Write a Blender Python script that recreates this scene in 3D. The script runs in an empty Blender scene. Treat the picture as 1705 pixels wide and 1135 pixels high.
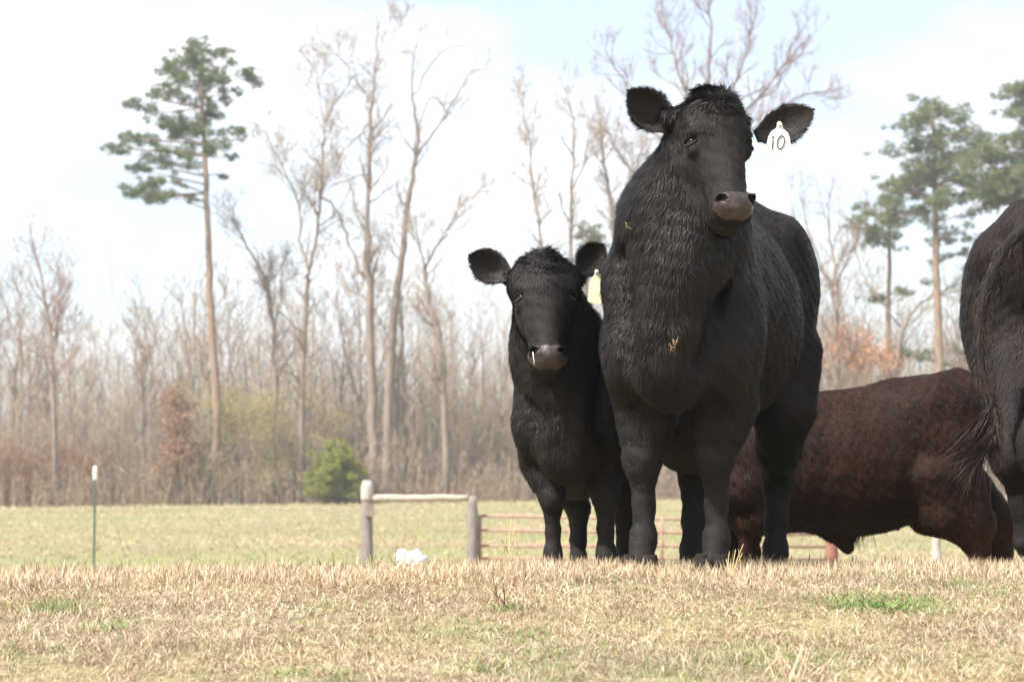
import bpy, math, random
import numpy as np
from mathutils import Vector, Matrix

scene = bpy.context.scene
COL = scene.collection
RNG = np.random.default_rng(7)
random.seed(7)

# ------------------------------------------------------------------ camera, sky, sun, exposure
F_PX, CX, CY = 3315.0, 852.5, 567.5           # focal length in photograph pixels (70 mm on 36 mm)
EYE = 0.27                                     # eye above the crest of the bank
PITCH = math.atan((790 - 567.5) / F_PX)
cam_d = bpy.data.cameras.new('camera'); cam = bpy.data.objects.new('camera', cam_d); COL.objects.link(cam)
cam_d.lens = 70; cam_d.sensor_width = 36; cam_d.clip_start = 0.05; cam_d.clip_end = 6000
cam.location = (0, 0, EYE); cam.rotation_euler = (math.pi / 2 + PITCH, 0, 0)
cam_d.dof.use_dof = True; cam_d.dof.focus_distance = 6.25; cam_d.dof.aperture_fstop = 5.6
scene.camera = cam

SUN_DIR = Vector((-0.62, -0.50, 0.92)).normalized()      # towards the sun: high, behind the left shoulder
elev = math.asin(SUN_DIR.z); azim = math.atan2(SUN_DIR.x, SUN_DIR.y)
world = bpy.data.worlds.new('World'); scene.world = world; world.use_nodes = True
nt = world.node_tree; nt.nodes.clear()
out = nt.nodes.new('ShaderNodeOutputWorld'); bg = nt.nodes.new('ShaderNodeBackground')
sky = nt.nodes.new('ShaderNodeTexSky'); sky.sky_type = 'NISHITA'; sky.sun_disc = False
sky.sun_elevation = elev; sky.sun_rotation = azim; sky.air_density = 1.0; sky.dust_density = 1.6; sky.ozone_density = 1.0
tc = nt.nodes.new('ShaderNodeTexCoord')
mp = nt.nodes.new('ShaderNodeMapping'); mp.inputs['Scale'].default_value = (1.0, 1.0, 2.6)
mp.inputs['Location'].default_value = (-0.16, 1.31, 1.52)
cn = nt.nodes.new('ShaderNodeTexNoise'); cn.inputs['Scale'].default_value = 3.1; cn.inputs['Detail'].default_value = 7; cn.inputs['Roughness'].default_value = 0.55
cr = nt.nodes.new('ShaderNodeValToRGB'); cr.color_ramp.elements[0].position = 0.42; cr.color_ramp.elements[1].position = 0.62
cr.color_ramp.elements[0].color = (0.32, 0.32, 0.32, 1); cr.color_ramp.elements[1].color = (1, 1, 1, 1)
mix = nt.nodes.new('ShaderNodeMix'); mix.data_type = 'RGBA'
mix.inputs['B'].default_value = (6.3, 6.35, 6.45, 1)        # sunlit thin cloud, in the sky's own units
nt.links.new(tc.outputs['Generated'], mp.inputs['Vector']); nt.links.new(mp.outputs[0], cn.inputs['Vector'])
nt.links.new(cn.outputs['Fac'], cr.inputs['Fac']); nt.links.new(cr.outputs[0], mix.inputs['Factor'])
nt.links.new(sky.outputs[0], mix.inputs['A']); nt.links.new(mix.outputs['Result'], bg.inputs['Color'])
bg.inputs['Strength'].default_value = 0.105
nt.links.new(bg.outputs[0], out.inputs[0])
sun_d = bpy.data.lights.new('sun', 'SUN'); sun = bpy.data.objects.new('sun', sun_d); COL.objects.link(sun)
sun_d.energy = 3.9; sun_d.angle = math.radians(1.2); sun_d.color = (1.0, 0.95, 0.88)
sun.rotation_euler = SUN_DIR.to_track_quat('Z', 'Y').to_euler()
vs = scene.view_settings; vs.view_transform = 'Standard'; vs.look = 'None'; vs.gamma = 1; vs.use_curve_mapping = False
vs.exposure = 1.18
scene.cycles.max_bounces = 5; scene.cycles.transparent_max_bounces = 8

# ------------------------------------------------------------------ places
_fw = np.array([0, math.cos(PITCH), math.sin(PITCH)]); _up = np.array([0, -math.sin(PITCH), math.cos(PITCH)]); _rt = np.array([1.0, 0, 0])
def W(px, py, Y):
    """world point seen at a photograph pixel at horizontal distance Y"""
    d = _fw + _rt * (px - CX) / F_PX + _up * (CY - py) / F_PX
    return np.array([0, 0, EYE]) + d * (Y / d[1])

_GY = np.array([-3000, -20, 0, 4, 5, 5.6, 6.05, 6.5, 7, 8, 9, 12, 16, 20, 26, 60, 112, 200, 3000.])
_GZ = np.array([-0.93, -0.93, -0.50, -0.20, -0.104, -0.056, -0.038, -0.052, -0.088, -0.175, -0.27, -0.52, -0.86, -1.10, -1.22, -1.25, -1.25, -1.25, -1.6])
def gz(x, y):
    x = np.asarray(x, float); y = np.asarray(y, float)
    z = np.interp(y, _GY, _GZ)
    near = np.clip(1 - np.abs(y - 6) / 5, 0, 1)
    left = np.clip(-(x + 0.1) / 1.6, 0, 3)
    z = z - 0.030 * near * np.minimum(left, 1.5) ** 1.2
    z = z + near * 0.008 * (np.sin(x * 5.1 + 1) * np.sin(y * 4.3) + 0.6 * np.sin(x * 11 + y * 7))
    far = np.clip((y - 40) / 70, 0, 1)
    z = z + far * 0.012 * np.clip(x, -60, 60)
    return z

# ------------------------------------------------------------------ helpers
def tag(o, label=None, cat=None, group=None, kind=None):
    if label: o['label'] = label
    if cat: o['category'] = cat
    if group: o['group'] = group
    if kind: o['kind'] = kind
    return o
def empty(name, loc, rz=0.0):
    o = bpy.data.objects.new(name, None); COL.objects.link(o)
    o.location = tuple(loc); o.rotation_euler = (0, 0, rz); o.empty_display_size = 0.2
    return o
def mesh_obj(name, verts, faces, mat, parent=None, smooth=True, loc=None):
    """faces: (n,k) array or list of such arrays"""
    me = bpy.data.meshes.new(name)
    if not isinstance(faces, list): faces = [faces]
    faces = [np.asarray(f, dtype=np.int32) for f in faces if len(f)]
    verts = np.asarray(verts, dtype=np.float32)
    me.vertices.add(len(verts)); me.vertices.foreach_set('co', verts.ravel())
    nl = sum(f.size for f in faces); nf = sum(len(f) for f in faces)
    me.loops.add(nl); me.polygons.add(nf)
    me.loops.foreach_set('vertex_index', np.concatenate([f.ravel() for f in faces]))
    tot = np.concatenate([np.full(len(f), f.shape[1], np.int32) for f in faces])
    st = np.concatenate([[0], np.cumsum(tot)[:-1]]).astype(np.int32)
    me.polygons.foreach_set('loop_start', st)
    me.polygons.foreach_set('use_smooth', np.full(nf, smooth))
    me.update(calc_edges=True); me.validate()
    if mat is not None:
        for m in (mat if isinstance(mat, (list, tuple)) else [mat]): me.materials.append(m)
    o = bpy.data.objects.new(name, me); COL.objects.link(o)
    if parent is not None: o.parent = parent
    if loc is not None: o.location = tuple(loc)
    return o
def set_color(o, name, vals):
    a = o.data.color_attributes.new(name, 'FLOAT_COLOR', 'POINT')
    v = np.ones((len(vals), 4), np.float32); v[:, :vals.shape[1]] = vals
    a.data.foreach_set('color', v.ravel())
def link_copy(src, loc, rz, label=None, scale=1.0):
    r = src.copy(); COL.objects.link(r); r.location = tuple(loc); r.rotation_euler = (0, 0, rz); r.scale = (scale,) * 3
    if label: r['label'] = label
    for ch in list(src.children):
        c = ch.copy(); COL.objects.link(c); c.parent = r
    return r

def segs_mesh(P0, P1, R0, R1, sides=3):
    """every segment a little open prism"""
    P0, P1 = np.asarray(P0, float), np.asarray(P1, float); n = len(P0)
    d = P1 - P0; d /= np.maximum(np.linalg.norm(d, axis=1, keepdims=True), 1e-9)
    ref = np.where(np.abs(d[:, 2:3]) > 0.9, np.array([[1.0, 0, 0]]), np.array([[0, 0, 1.0]]))
    u = np.cross(d, ref); u /= np.linalg.norm(u, axis=1, keepdims=True); v = np.cross(d, u)
    ang = np.arange(sides) * 2 * math.pi / sides
    ring = u[:, None] * np.cos(ang)[None, :, None] + v[:, None] * np.sin(ang)[None, :, None]
    A = P0[:, None] + ring * np.asarray(R0)[:, None, None]; B = P1[:, None] + ring * np.asarray(R1)[:, None, None]
    V = np.concatenate([A, B], 1).reshape(-1, 3)
    base = (np.arange(n) * 2 * sides)[:, None, None]
    i = np.arange(sides); j = (i + 1) % sides
    q = np.stack([i, j, j + sides, i + sides], 1)[None]
    return V, (base + q).reshape(-1, 4)
def tube(pts, rad, sides=8, cap=True):
    pts = np.asarray(pts, float); n = len(pts)
    t = np.gradient(pts, axis=0); t /= np.linalg.norm(t, axis=1, keepdims=True)
    ref = np.array([1.0, 0.1, 0]) if abs(t[0][2]) > 0.7 else np.array([0, 0, 1.0])
    V = []
    ang = np.arange(sides) * 2 * math.pi / sides
    for k in range(n):
        u = np.cross(t[k], ref); u /= np.linalg.norm(u); v = np.cross(t[k], u)
        V.append(pts[k] + rad[k] * (np.cos(ang)[:, None] * u + np.sin(ang)[:, None] * v))
    V = np.concatenate(V)
    i = np.arange(sides); j = (i + 1) % sides
    Fq = np.concatenate([np.stack([k * sides + i, k * sides + j, (k + 1) * sides + j, (k + 1) * sides + i], 1) for k in range(n - 1)])
    faces = [Fq]
    if cap:
        V = np.concatenate([V, pts[:1], pts[-1:]])
        a, b = len(V) - 2, len(V) - 1
        faces.append(np.concatenate([np.stack([np.full(sides, a), j, i], 1), np.stack([np.full(sides, b), (n - 1) * sides + i, (n - 1) * sides + j], 1)]))
    return V, faces
def join(parts):
    Vs, F3, F4, off = [], [], [], 0
    for V, Fs in parts:
        for f in (Fs if isinstance(Fs, list) else [Fs]):
            f = np.asarray(f)
            (F4 if f.shape[1] == 4 else F3).append(f + off)
        Vs.append(np.asarray(V)); off += len(V)
    return np.concatenate(Vs), ([np.concatenate(F4)] if F4 else []) + ([np.concatenate(F3)] if F3 else [])
def box(c, s, rot=None):
    c = np.asarray(c, float); s = np.asarray(s, float) / 2
    v = np.array([[x, y, z] for x in (-1, 1) for y in (-1, 1) for z in (-1, 1)], float) * s
    if rot is not None: v = v @ np.asarray(rot).T
    return v + c, np.array([[0, 1, 3, 2], [4, 6, 7, 5], [0, 4, 5, 1], [2, 3, 7, 6], [0, 2, 6, 4], [1, 5, 7, 3]])

# ------------------------------------------------------------------ materials
def mat(name, color, rough=0.8, spec=0.3, noise=None, bump=None, attr=None, sheen=0, coat=0, hsv=None):
    m = bpy.data.materials.new(name); m.use_nodes = True; t = m.node_tree
    b = t.nodes['Principled BSDF']
    b.inputs['Roughness'].default_value = rough; b.inputs['Specular IOR Level'].default_value = spec
    b.inputs['Base Color'].default_value = (*color, 1)
    if sheen: b.inputs['Sheen Weight'].default_value = sheen; b.inputs['Sheen Roughness'].default_value = 0.45
    if coat: b.inputs['Coat Weight'].default_value = coat; b.inputs['Coat Roughness'].default_value = 0.08
    co = t.nodes.new('ShaderNodeTexCoord')
    def nz(scale, detail=5, stretch=None, r=0.6):
        n = t.nodes.new('ShaderNodeTexNoise'); n.inputs['Scale'].default_value = scale; n.inputs['Detail'].default_value = detail
        n.inputs['Roughness'].default_value = r
        if stretch:
            mpn = t.nodes.new('ShaderNodeMapping'); mpn.inputs['Scale'].default_value = stretch
            t.links.new(co.outputs['Object'], mpn.inputs[0]); t.links.new(mpn.outputs[0], n.inputs['Vector'])
        else: t.links.new(co.outputs['Object'], n.inputs['Vector'])
        return n
    src = None
    if attr:
        a = t.nodes.new('ShaderNodeAttribute'); a.attribute_name = attr; src = a.outputs['Color']
    if noise:
        # noise = list of (scale, stretch, colour2, lo, hi)
        for (sc, st, c2, lo, hi) in noise:
            n = nz(sc, 5, st); mr = t.nodes.new('ShaderNodeMapRange'); mr.inputs['From Min'].default_value = lo; mr.inputs['From Max'].default_value = hi
            t.links.new(n.outputs['Fac'], mr.inputs[0])
            mx = t.nodes.new('ShaderNodeMix'); mx.data_type = 'RGBA'
            if src is None: mx.inputs['A'].default_value = (*color, 1)
            else: t.links.new(src, mx.inputs['A'])
            mx.inputs['B'].default_value = (*c2, 1); t.links.new(mr.outputs[0], mx.inputs['Factor']); src = mx.outputs['Result']
    if src is not None: t.links.new(src, b.inputs['Base Color'])
    if bump:
        sc, st, strength, dist = bump
        n = nz(sc, 4, st); bn = t.nodes.new('ShaderNodeBump'); bn.inputs['Strength'].default_value = strength; bn.inputs['Distance'].default_value = dist
        t.links.new(n.outputs['Fac'], bn.inputs['Height']); t.links.new(bn.outputs[0], b.inputs['Normal'])
    return m

# ------------------------------------------------------------------ signed-distance modelling of the animals
def basis(a, n):
    """columns: right, a, n  (a along, n normal made square to a)"""
    a = np.asarray(a, float); a = a / np.linalg.norm(a); n = np.asarray(n, float); n = n - a * n.dot(a); n /= np.linalg.norm(n)
    return np.stack([np.cross(n, a), a, n], 1)
class Sdf:
    def __init__(s): s.p = []
    def ell(s, c, r, R=None, k=0.04, op='+'): s.p.append(('e', np.asarray(c, float), np.asarray(r, float), R, k, op)); return s
    def cone(s, a, b, ra, rb, k=0.04, op='+'): s.p.append(('c', np.asarray(a, float), np.asarray(b, float), (ra, rb), k, op)); return s
    def chain(s, pts, k=0.04):
        for (a, ra), (b, rb) in zip(pts[:-1], pts[1:]): s.cone(a, b, ra, rb, k)
        return s
    def mesh(s, h):
        lo = np.full(3, 1e9); hi = np.full(3, -1e9)
        for q in s.p:
            if q[-1] != '+': continue
            if q[0] == 'e': m = q[2].max(); lo = np.minimum(lo, q[1] - m); hi = np.maximum(hi, q[1] + m)
            else:
                for e, r in zip((q[1], q[2]), q[3]): lo = np.minimum(lo, e - r); hi = np.maximum(hi, e + r)
        lo -= 0.04; hi += 0.04
        n = np.ceil((hi - lo) / h).astype(int) + 1
        ax = [lo[i] + h * np.arange(n[i]) for i in range(3)]
        D = np.full(n, 0.5, np.float32)
        for q in s.p:
            k = q[-2]; mrg = k + 2 * h + 0.01
            if q[0] == 'e': m = q[2].max() if q[3] is not None else q[2]; l_, h_ = q[1] - m - mrg, q[1] + m + mrg
            else:
                m = max(q[3]); l_, h_ = np.minimum(q[1], q[2]) - m - mrg, np.maximum(q[1], q[2]) + m + mrg
            i0 = np.maximum(((l_ - lo) / h).astype(int), 0); i1 = np.minimum(((h_ - lo) / h).astype(int) + 2, n)
            if np.any(i1 <= i0): continue
            sl = tuple(slice(a, b) for a, b in zip(i0, i1))
            X, Y, Z = np.meshgrid(*[ax[i][sl[i]] for i in range(3)], indexing='ij')
            P = np.stack([X, Y, Z], -1).astype(np.float32)
            if q[0] == 'e':
                p = P - q[1].astype(np.float32)
                if q[3] is not None: p = p @ q[3].astype(np.float32)
                r = q[2].astype(np.float32)
                k0 = np.linalg.norm(p / r, axis=-1); k1 = np.linalg.norm(p / (r * r), axis=-1)
                d = k0 * (k0 - 1) / np.maximum(k1, 1e-6)
            else:
                a, b = q[1].astype(np.float32), q[2].astype(np.float32); ab = b - a
                t = np.clip(((P - a) @ ab) / max(float(ab @ ab), 1e-9), 0, 1)
                d = np.linalg.norm(P - a - t[..., None] * ab, axis=-1) - (q[3][0] + (q[3][1] - q[3][0]) * t)
            cur = D[sl]
            if q[-1] == '+':
                hh = np.clip(0.5 + 0.5 * (cur - d) / k, 0, 1); D[sl] = cur * (1 - hh) + d * hh - k * hh * (1 - hh)
            else:
                d = -d; hh = np.clip(0.5 - 0.5 * (cur - d) / k, 0, 1); D[sl] = cur * (1 - hh) + d * hh + k * hh * (1 - hh)
        return surface_nets(D, lo, h)
def surface_nets(D, lo, h):
    S = D < 0
    nx, ny, nz_ = D.shape
    acc = np.zeros((nx - 1, ny - 1, nz_ - 1), np.uint8)
    for dx in (0, 1):
        for dy in (0, 1):
            for dz in (0, 1): acc += S[dx:nx - 1 + dx, dy:ny - 1 + dy, dz:nz_ - 1 + dz]
    act = np.argwhere((acc > 0) & (acc < 8))
    idx = np.full(acc.shape, -1, np.int32); idx[tuple(act.T)] = np.arange(len(act))
    s = np.zeros((len(act), 3)); c = np.zeros(len(act))
    corners = [(x, y, z) for x in (0, 1) for y in (0, 1) for z in (0, 1)]
    for a in corners:
        for ax in range(3):
            if a[ax]: continue
            b = list(a); b[ax] = 1
            da = D[act[:, 0] + a[0], act[:, 1] + a[1], act[:, 2] + a[2]]; db = D[act[:, 0] + b[0], act[:, 1] + b[1], act[:, 2] + b[2]]
            m = (da < 0) != (db < 0); t = np.where(m, da / np.where(m, da - db, 1), 0)
            p = np.tile(np.array(a, float), (len(act), 1)); p[:, ax] += t
            s[m] += p[m]; c[m] += 1
    V = lo + h * (act + s / c[:, None])
    quads = []
    for ax in range(3):
        sl0 = [slice(1, d - 1) for d in D.shape]; sl0[ax] = slice(0, D.shape[ax] - 1)
        sl1 = list(sl0); sl1[ax] = slice(1, D.shape[ax])
        a = S[tuple(sl0)]; b = S[tuple(sl1)]
        e = np.argwhere(a != b); off = np.array([1, 1, 1]); off[ax] = 0; e2 = e + off
        fl = a[tuple(e.T)]
        u, v = (ax + 1) % 3, (ax + 2) % 3
        def cell(du, dv):
            q = e2.copy(); q[:, u] -= du; q[:, v] -= dv
            ok = (q >= 0).all(1) & (q < np.array(idx.shape)).all(1); q = np.clip(q, 0, np.array(idx.shape) - 1)
            r = idx[tuple(q.T)]; return np.where(ok, r, -1)
        q = np.stack([cell(1, 1), cell(0, 1), cell(0, 0), cell(1, 0)], 1)
        q[~fl] = q[~fl][:, ::-1]
        quads.append(q[(q >= 0).all(1)])
    Q = np.concatenate(quads)
    # smooth a little
    for w in (0.5, 0.5):
        nb = np.zeros_like(V); cnt = np.zeros(len(V))
        for i in range(4):
            a, b = Q[:, i], Q[:, (i + 1) % 4]
            for k in range(3):
                nb[:, k] += np.bincount(a, V[b, k], len(V)) + np.bincount(b, V[a, k], len(V))
            cnt += np.bincount(a, minlength=len(V)) + np.bincount(b, minlength=len(V))
        V = V * (1 - w) + w * nb / np.maximum(cnt, 1)[:, None]
    return V, Q
def vnormals(V, Q):
    fn = np.cross(V[Q[:, 2]] - V[Q[:, 0]], V[Q[:, 3]] - V[Q[:, 1]])
    N = np.zeros_like(V)
    for i in range(4):
        for k in range(3): N[:, k] += np.bincount(Q[:, i], fn[:, k], len(V))
    return N / np.maximum(np.linalg.norm(N, axis=1, keepdims=True), 1e-12), np.linalg.norm(fn, axis=1)

def wob(P, f, seed):
    """smooth pseudo-noise in -1..1"""
    r = np.random.default_rng(seed); s = 0
    for i in range(5):
        k = r.normal(size=3) * f * (1 + 0.5 * i); s = s + np.sin(P @ k + r.uniform(0, 6.28)) / (1 + 0.4 * i)
    return s / 2.6

def coat(name, V, Q, count, flow, length, mt, parent, seed=1, width=0.0022, lift=0.28, mask=None, tip=0.15, clump=0.5):
    """hair: thin tapering blades lying along the flow, each with its skin's normal so that it shades as a coat"""
    r = np.random.default_rng(seed)
    N, A = vnormals(V, Q)
    L0 = length(V[Q].mean(1)) if callable(length) else np.full(len(Q), length)
    w = A * (L0 > 0) * (0.4 + L0 / max(L0.max(), 1e-6))
    if mask is not None: w = w * mask(V[Q].mean(1))
    f = r.choice(len(Q), count, p=w / w.sum())
    uv = r.random((count, 2)); q = Q[f]
    P = ((V[q[:, 0]] * (1 - uv[:, :1]) + V[q[:, 1]] * uv[:, :1]) * (1 - uv[:, 1:]) + (V[q[:, 3]] * (1 - uv[:, :1]) + V[q[:, 2]] * uv[:, :1]) * uv[:, 1:])
    n = N[q].mean(1); n /= np.linalg.norm(n, axis=1, keepdims=True)
    g = flow(P)
    # locks: neighbouring hairs lean the same way
    ck = clump * np.clip(L0[f] / .03, .25, 1)[:, None]
    g = g + ck * np.stack([wob(P, 38, seed + 11), wob(P, 38, seed + 12), wob(P, 38, seed + 13)], 1) + 0.3 * ck * np.stack([wob(P, 140, seed + 21), wob(P, 140, seed + 22), wob(P, 140, seed + 23)], 1)
    g = g + r.normal(size=g.shape) * 0.16
    g = g - n * (g * n).sum(1, keepdims=True); g /= np.maximum(np.linalg.norm(g, axis=1, keepdims=True), 1e-6)
    L = L0[f] * r.uniform(0.55, 1.25, count)
    lf = lift * (0.6 + 0.8 * r.random(count))[:, None] * (1 + 0.5 * wob(P, 40, seed + 5))[:, None]
    side = np.cross(g, n); W_ = width * r.uniform(0.7, 1.5, count)[:, None]
    p0 = P - n * 0.002; p1 = P + (g + n * lf * 1.3) * (L * 0.5)[:, None]; p2 = P + (g + n * lf) * L[:, None] + n * (tip * -0.15 * L)[:, None] - np.array([0, 0, 1.0]) * (0.12 * L)[:, None]
    V2 = np.stack([p0, p1 * .7 + p0 * .3 - side * W_ * .5, p2, p1 * .7 + p0 * .3 + side * W_ * .5], 1).reshape(-1, 3)
    b = (np.arange(count) * 4)[:, None]
    o = mesh_obj(name, V2, b + np.array([[0, 3, 2, 1]]), mt, parent)
    nn = n * 0.9 + r.normal(size=n.shape) * 0.16 * np.clip(L / .015, .3, 1)[:, None] + g * 0.1
    nn /= np.linalg.norm(nn, axis=1, keepdims=True)
    o.data.normals_split_custom_set_from_vertices(np.repeat(nn, 4, axis=0))
    o['kind'] = 'stuff'
    return o

def ear(name, base, tipv, normal, width, mt, parent, cup=0.35, seed=3, inner=None):
    """cupped leaf with thickness; base point, vector to the tip, direction its hollow faces"""
    base = np.asarray(base, float); e = np.asarray(tipv, float); L = np.linalg.norm(e); e = e / L
    n = np.asarray(normal, float); n = n - e * n.dot(e); n /= np.linalg.norm(n); w = np.cross(n, e)
    U, K = 30, 15
    pu = [0, .08, .2, .35, .5, .65, .8, .9, .96, 1]; PROF = np.polyfit(pu, [.36, .48, .72, .94, 1.0, .90, .66, .43, .26, .07], 5)
    front, back, NF = [], [], []
    for i in range(U):
        u = i / (U - 1)
        hw = float(np.polyval(PROF, u)) * width / 2 * (1 if u < .99 else .3)
        c = cup * (1 - 0.55 * u)
        for j in range(K):
            v = j / (K - 1) * 2 - 1
            a = v * (1.25 * c / 0.35 * (1 - 0.35 * u) + 0.1)
            x = hw * (v * (1 - 0.25 * abs(v) * c)); z = -hw * c * 1.7 * (1 - v * v) - 0.06 * L * math.sin(math.pi * u) + 0.02 * L * u * u
            th = 0.0045 * (1.3 - u) * (1.15 - v * v) + 0.0012
            p = base + e * (u * L + 0.03 * L * v * v * (u > .5) * (1 - u)) + w * x + n * z
            front.append(p + n * th); back.append(p - n * th)
    V = np.array(front + back); M = U * K
    i, j = np.meshgrid(np.arange(U - 1), np.arange(K - 1), indexing='ij'); a = (i * K + j).ravel()
    ff = np.stack([a, a + 1, a + K + 1, a + K], 1); fb = np.stack([a, a + K, a + K + 1, a + 1], 1) + M
    rim = []
    bd = [k for k in range(K)] + [r_ * K + K - 1 for r_ in range(1, U)] + [(U - 1) * K + k for k in range(K - 2, -1, -1)] + [r_ * K for r_ in range(U - 2, 0, -1)]
    for x, y in zip(bd, bd[1:] + bd[:1]): rim.append([y, x, x + M, y + M])
    Q = np.concatenate([ff, fb, np.array(rim)])
    if np.dot(np.cross(V[ff[40][1]] - V[ff[40][0]], V[ff[40][3]] - V[ff[40][0]]), n) < 0: Q = Q[:, ::-1]
    o = mesh_obj(name, V, Q, mt, parent)
    def flow(P): return (e * 0.8)[None] + (w[None] * ((P - base) @ w)[:, None]) * (7.0 / width * 0.12)
    hr = coat('ear_fringe', V, Q, 5200, flow, lambda P: 0.010 + 0.016 * np.clip(np.abs((P - base) @ w) / (width / 2), 0, 1) ** 2, inner or mt, o, seed=seed, width=0.0016, lift=0.45)
    return o

def eye_mesh(c, r):
    V, Fs = [], []
    n, m = 12, 16
    for i in range(n + 1):
        t = math.pi * i / n
        for j in range(m): V.append([math.sin(t) * math.cos(2 * math.pi * j / m), math.sin(t) * math.sin(2 * math.pi * j / m), math.cos(t)])
    for i in range(n):
        for j in range(m): Fs.append([i * m + j, (i + 1) * m + j, (i + 1) * m + (j + 1) % m, i * m + (j + 1) % m])
    return np.array(V) * r + c, np.array(Fs)

def hoof(c, fwd, s=1.0):
    """cloven hoof: two rounded claws side by side on the ground"""
    fwd = np.asarray(fwd, float); fwd = fwd / np.linalg.norm(fwd); sd = np.array([fwd[1], -fwd[0], 0]); up = np.array([0, 0, 1.0]); parts = []
    for sg in (-1, 1):
        V = []
        for k, (z, fr, bk, w) in enumerate([(0, .062, -.048, .027), (.012, .06, -.047, .0275), (.04, .040, -.042, .025), (.06, .026, -.036, .021)]):
            for a in np.arange(10) * 2 * math.pi / 10:
                ca, sa = math.cos(a), math.sin(a)
                x = (fr if ca > 0 else -bk) * ca; V.append(np.asarray(c) + s * (fwd * x + sd * (sg * (0.027 + 0.002 * (k == 0)) + w * sa) + up * z))
        V = np.array(V); i = np.arange(10); j = (i + 1) % 10
        Fq = np.concatenate([np.stack([k * 10 + i, k * 10 + j, (k + 1) * 10 + j, (k + 1) * 10 + i], 1) for k in range(3)])
        V = np.concatenate([V, [V[:10].mean(0), V[30:].mean(0)]])
        parts.append((V, [Fq, np.concatenate([np.stack([np.full(10, 40), j, i], 1), np.stack([np.full(10, 41), 30 + i, 30 + j], 1)])]))
    return join(parts)

M = {}
M['black_skin'] = mat('black_hide', (0.014, 0.012, 0.012), 0.75, 0.2, noise=[(9, None, (0.022, 0.017, 0.015), .4, .7)], bump=(160, (1, 1, 0.3), 0.5, 0.004))
M['black_coat'] = mat('black_coat', (0.0125, 0.0110, 0.0112), 0.55, 0.26, noise=[(4, None, (0.024, 0.0155, 0.0115), .42, .72)])
M['brown_skin'] = mat('brown_hide', (0.022, 0.010, 0.007), 0.8, 0.15, noise=[(5, None, (0.04, 0.017, 0.010), .4, .7)])
M['brown_coat'] = mat('brown_coat', (0.0125, 0.0062, 0.0052), 0.62, 0.22, noise=[(3.2, None, (0.032, 0.013, 0.0085), .45, .74)], sheen=0.03)
M['red_coat'] = mat('red_brown_coat', (0.072, 0.026, 0.014), 0.62, 0.26, noise=[(6, None, (0.045, 0.018, 0.011), .4, .7)])
M['dark_coat'] = mat('dark_brown_coat', (0.0150, 0.0090, 0.0080), 0.62, 0.26, noise=[(3.0, None, (0.048, 0.021, 0.014), .38, .62)], sheen=0.06)
M['tail_hair'] = mat('brown_tipped_tail_hair', (0.030, 0.017, 0.013), .6, .25, noise=[(14, None, (0.085, 0.050, 0.035), .5, .75)])
M['nose'] = mat('bare_nose_skin', (0.036, 0.025, 0.023), 0.32, 0.5, noise=[(20, None, (0.10, 0.070, 0.060), .45, .70), (70, None, (0.03, 0.02, 0.018), .52, .75)], bump=(170, None, 0.8, 0.003))
M['nostril'] = mat('nostril_lining', (0.006, 0.004, 0.004), 0.9, 0.1)
M['eye'] = mat('eye_brown', (0.010, 0.007, 0.006), 0.16, 0.10)
M['ear_in'] = mat('ear_inner_hair', (0.024, 0.018, 0.016), 0.55, 0.3)
M['ear_skin'] = mat('ear_skin', (0.024, 0.017, 0.015), 0.6, 0.25, noise=[(25, None, (0.045, 0.026, 0.018), .5, .8)])
M['hoof'] = mat('horn_of_hoof', (0.014, 0.012, 0.011), 0.85, 0.12, noise=[(30, (1, 1, 4), (0.035, 0.028, 0.022), .4, .7)])
M['tag_white'] = mat('white_tag_plastic', (0.82, 0.80, 0.76), 0.4, 0.4, noise=[(22, None, (0.68, 0.63, 0.52), .55, .8)])
M['tag_cream'] = mat('cream_tag_plastic', (0.74, 0.68, 0.50), 0.45, 0.4, noise=[(16, None, (0.55, 0.45, 0.22), .5, .8)])
M['ink'] = mat('black_marker_ink', (0.02, 0.018, 0.02), 0.5, 0.3)
M['hay'] = mat('dry_hay', (0.30, 0.22, 0.11), 0.8, 0.2, noise=[(60, None, (0.18, 0.10, 0.05), .4, .7)])

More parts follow.
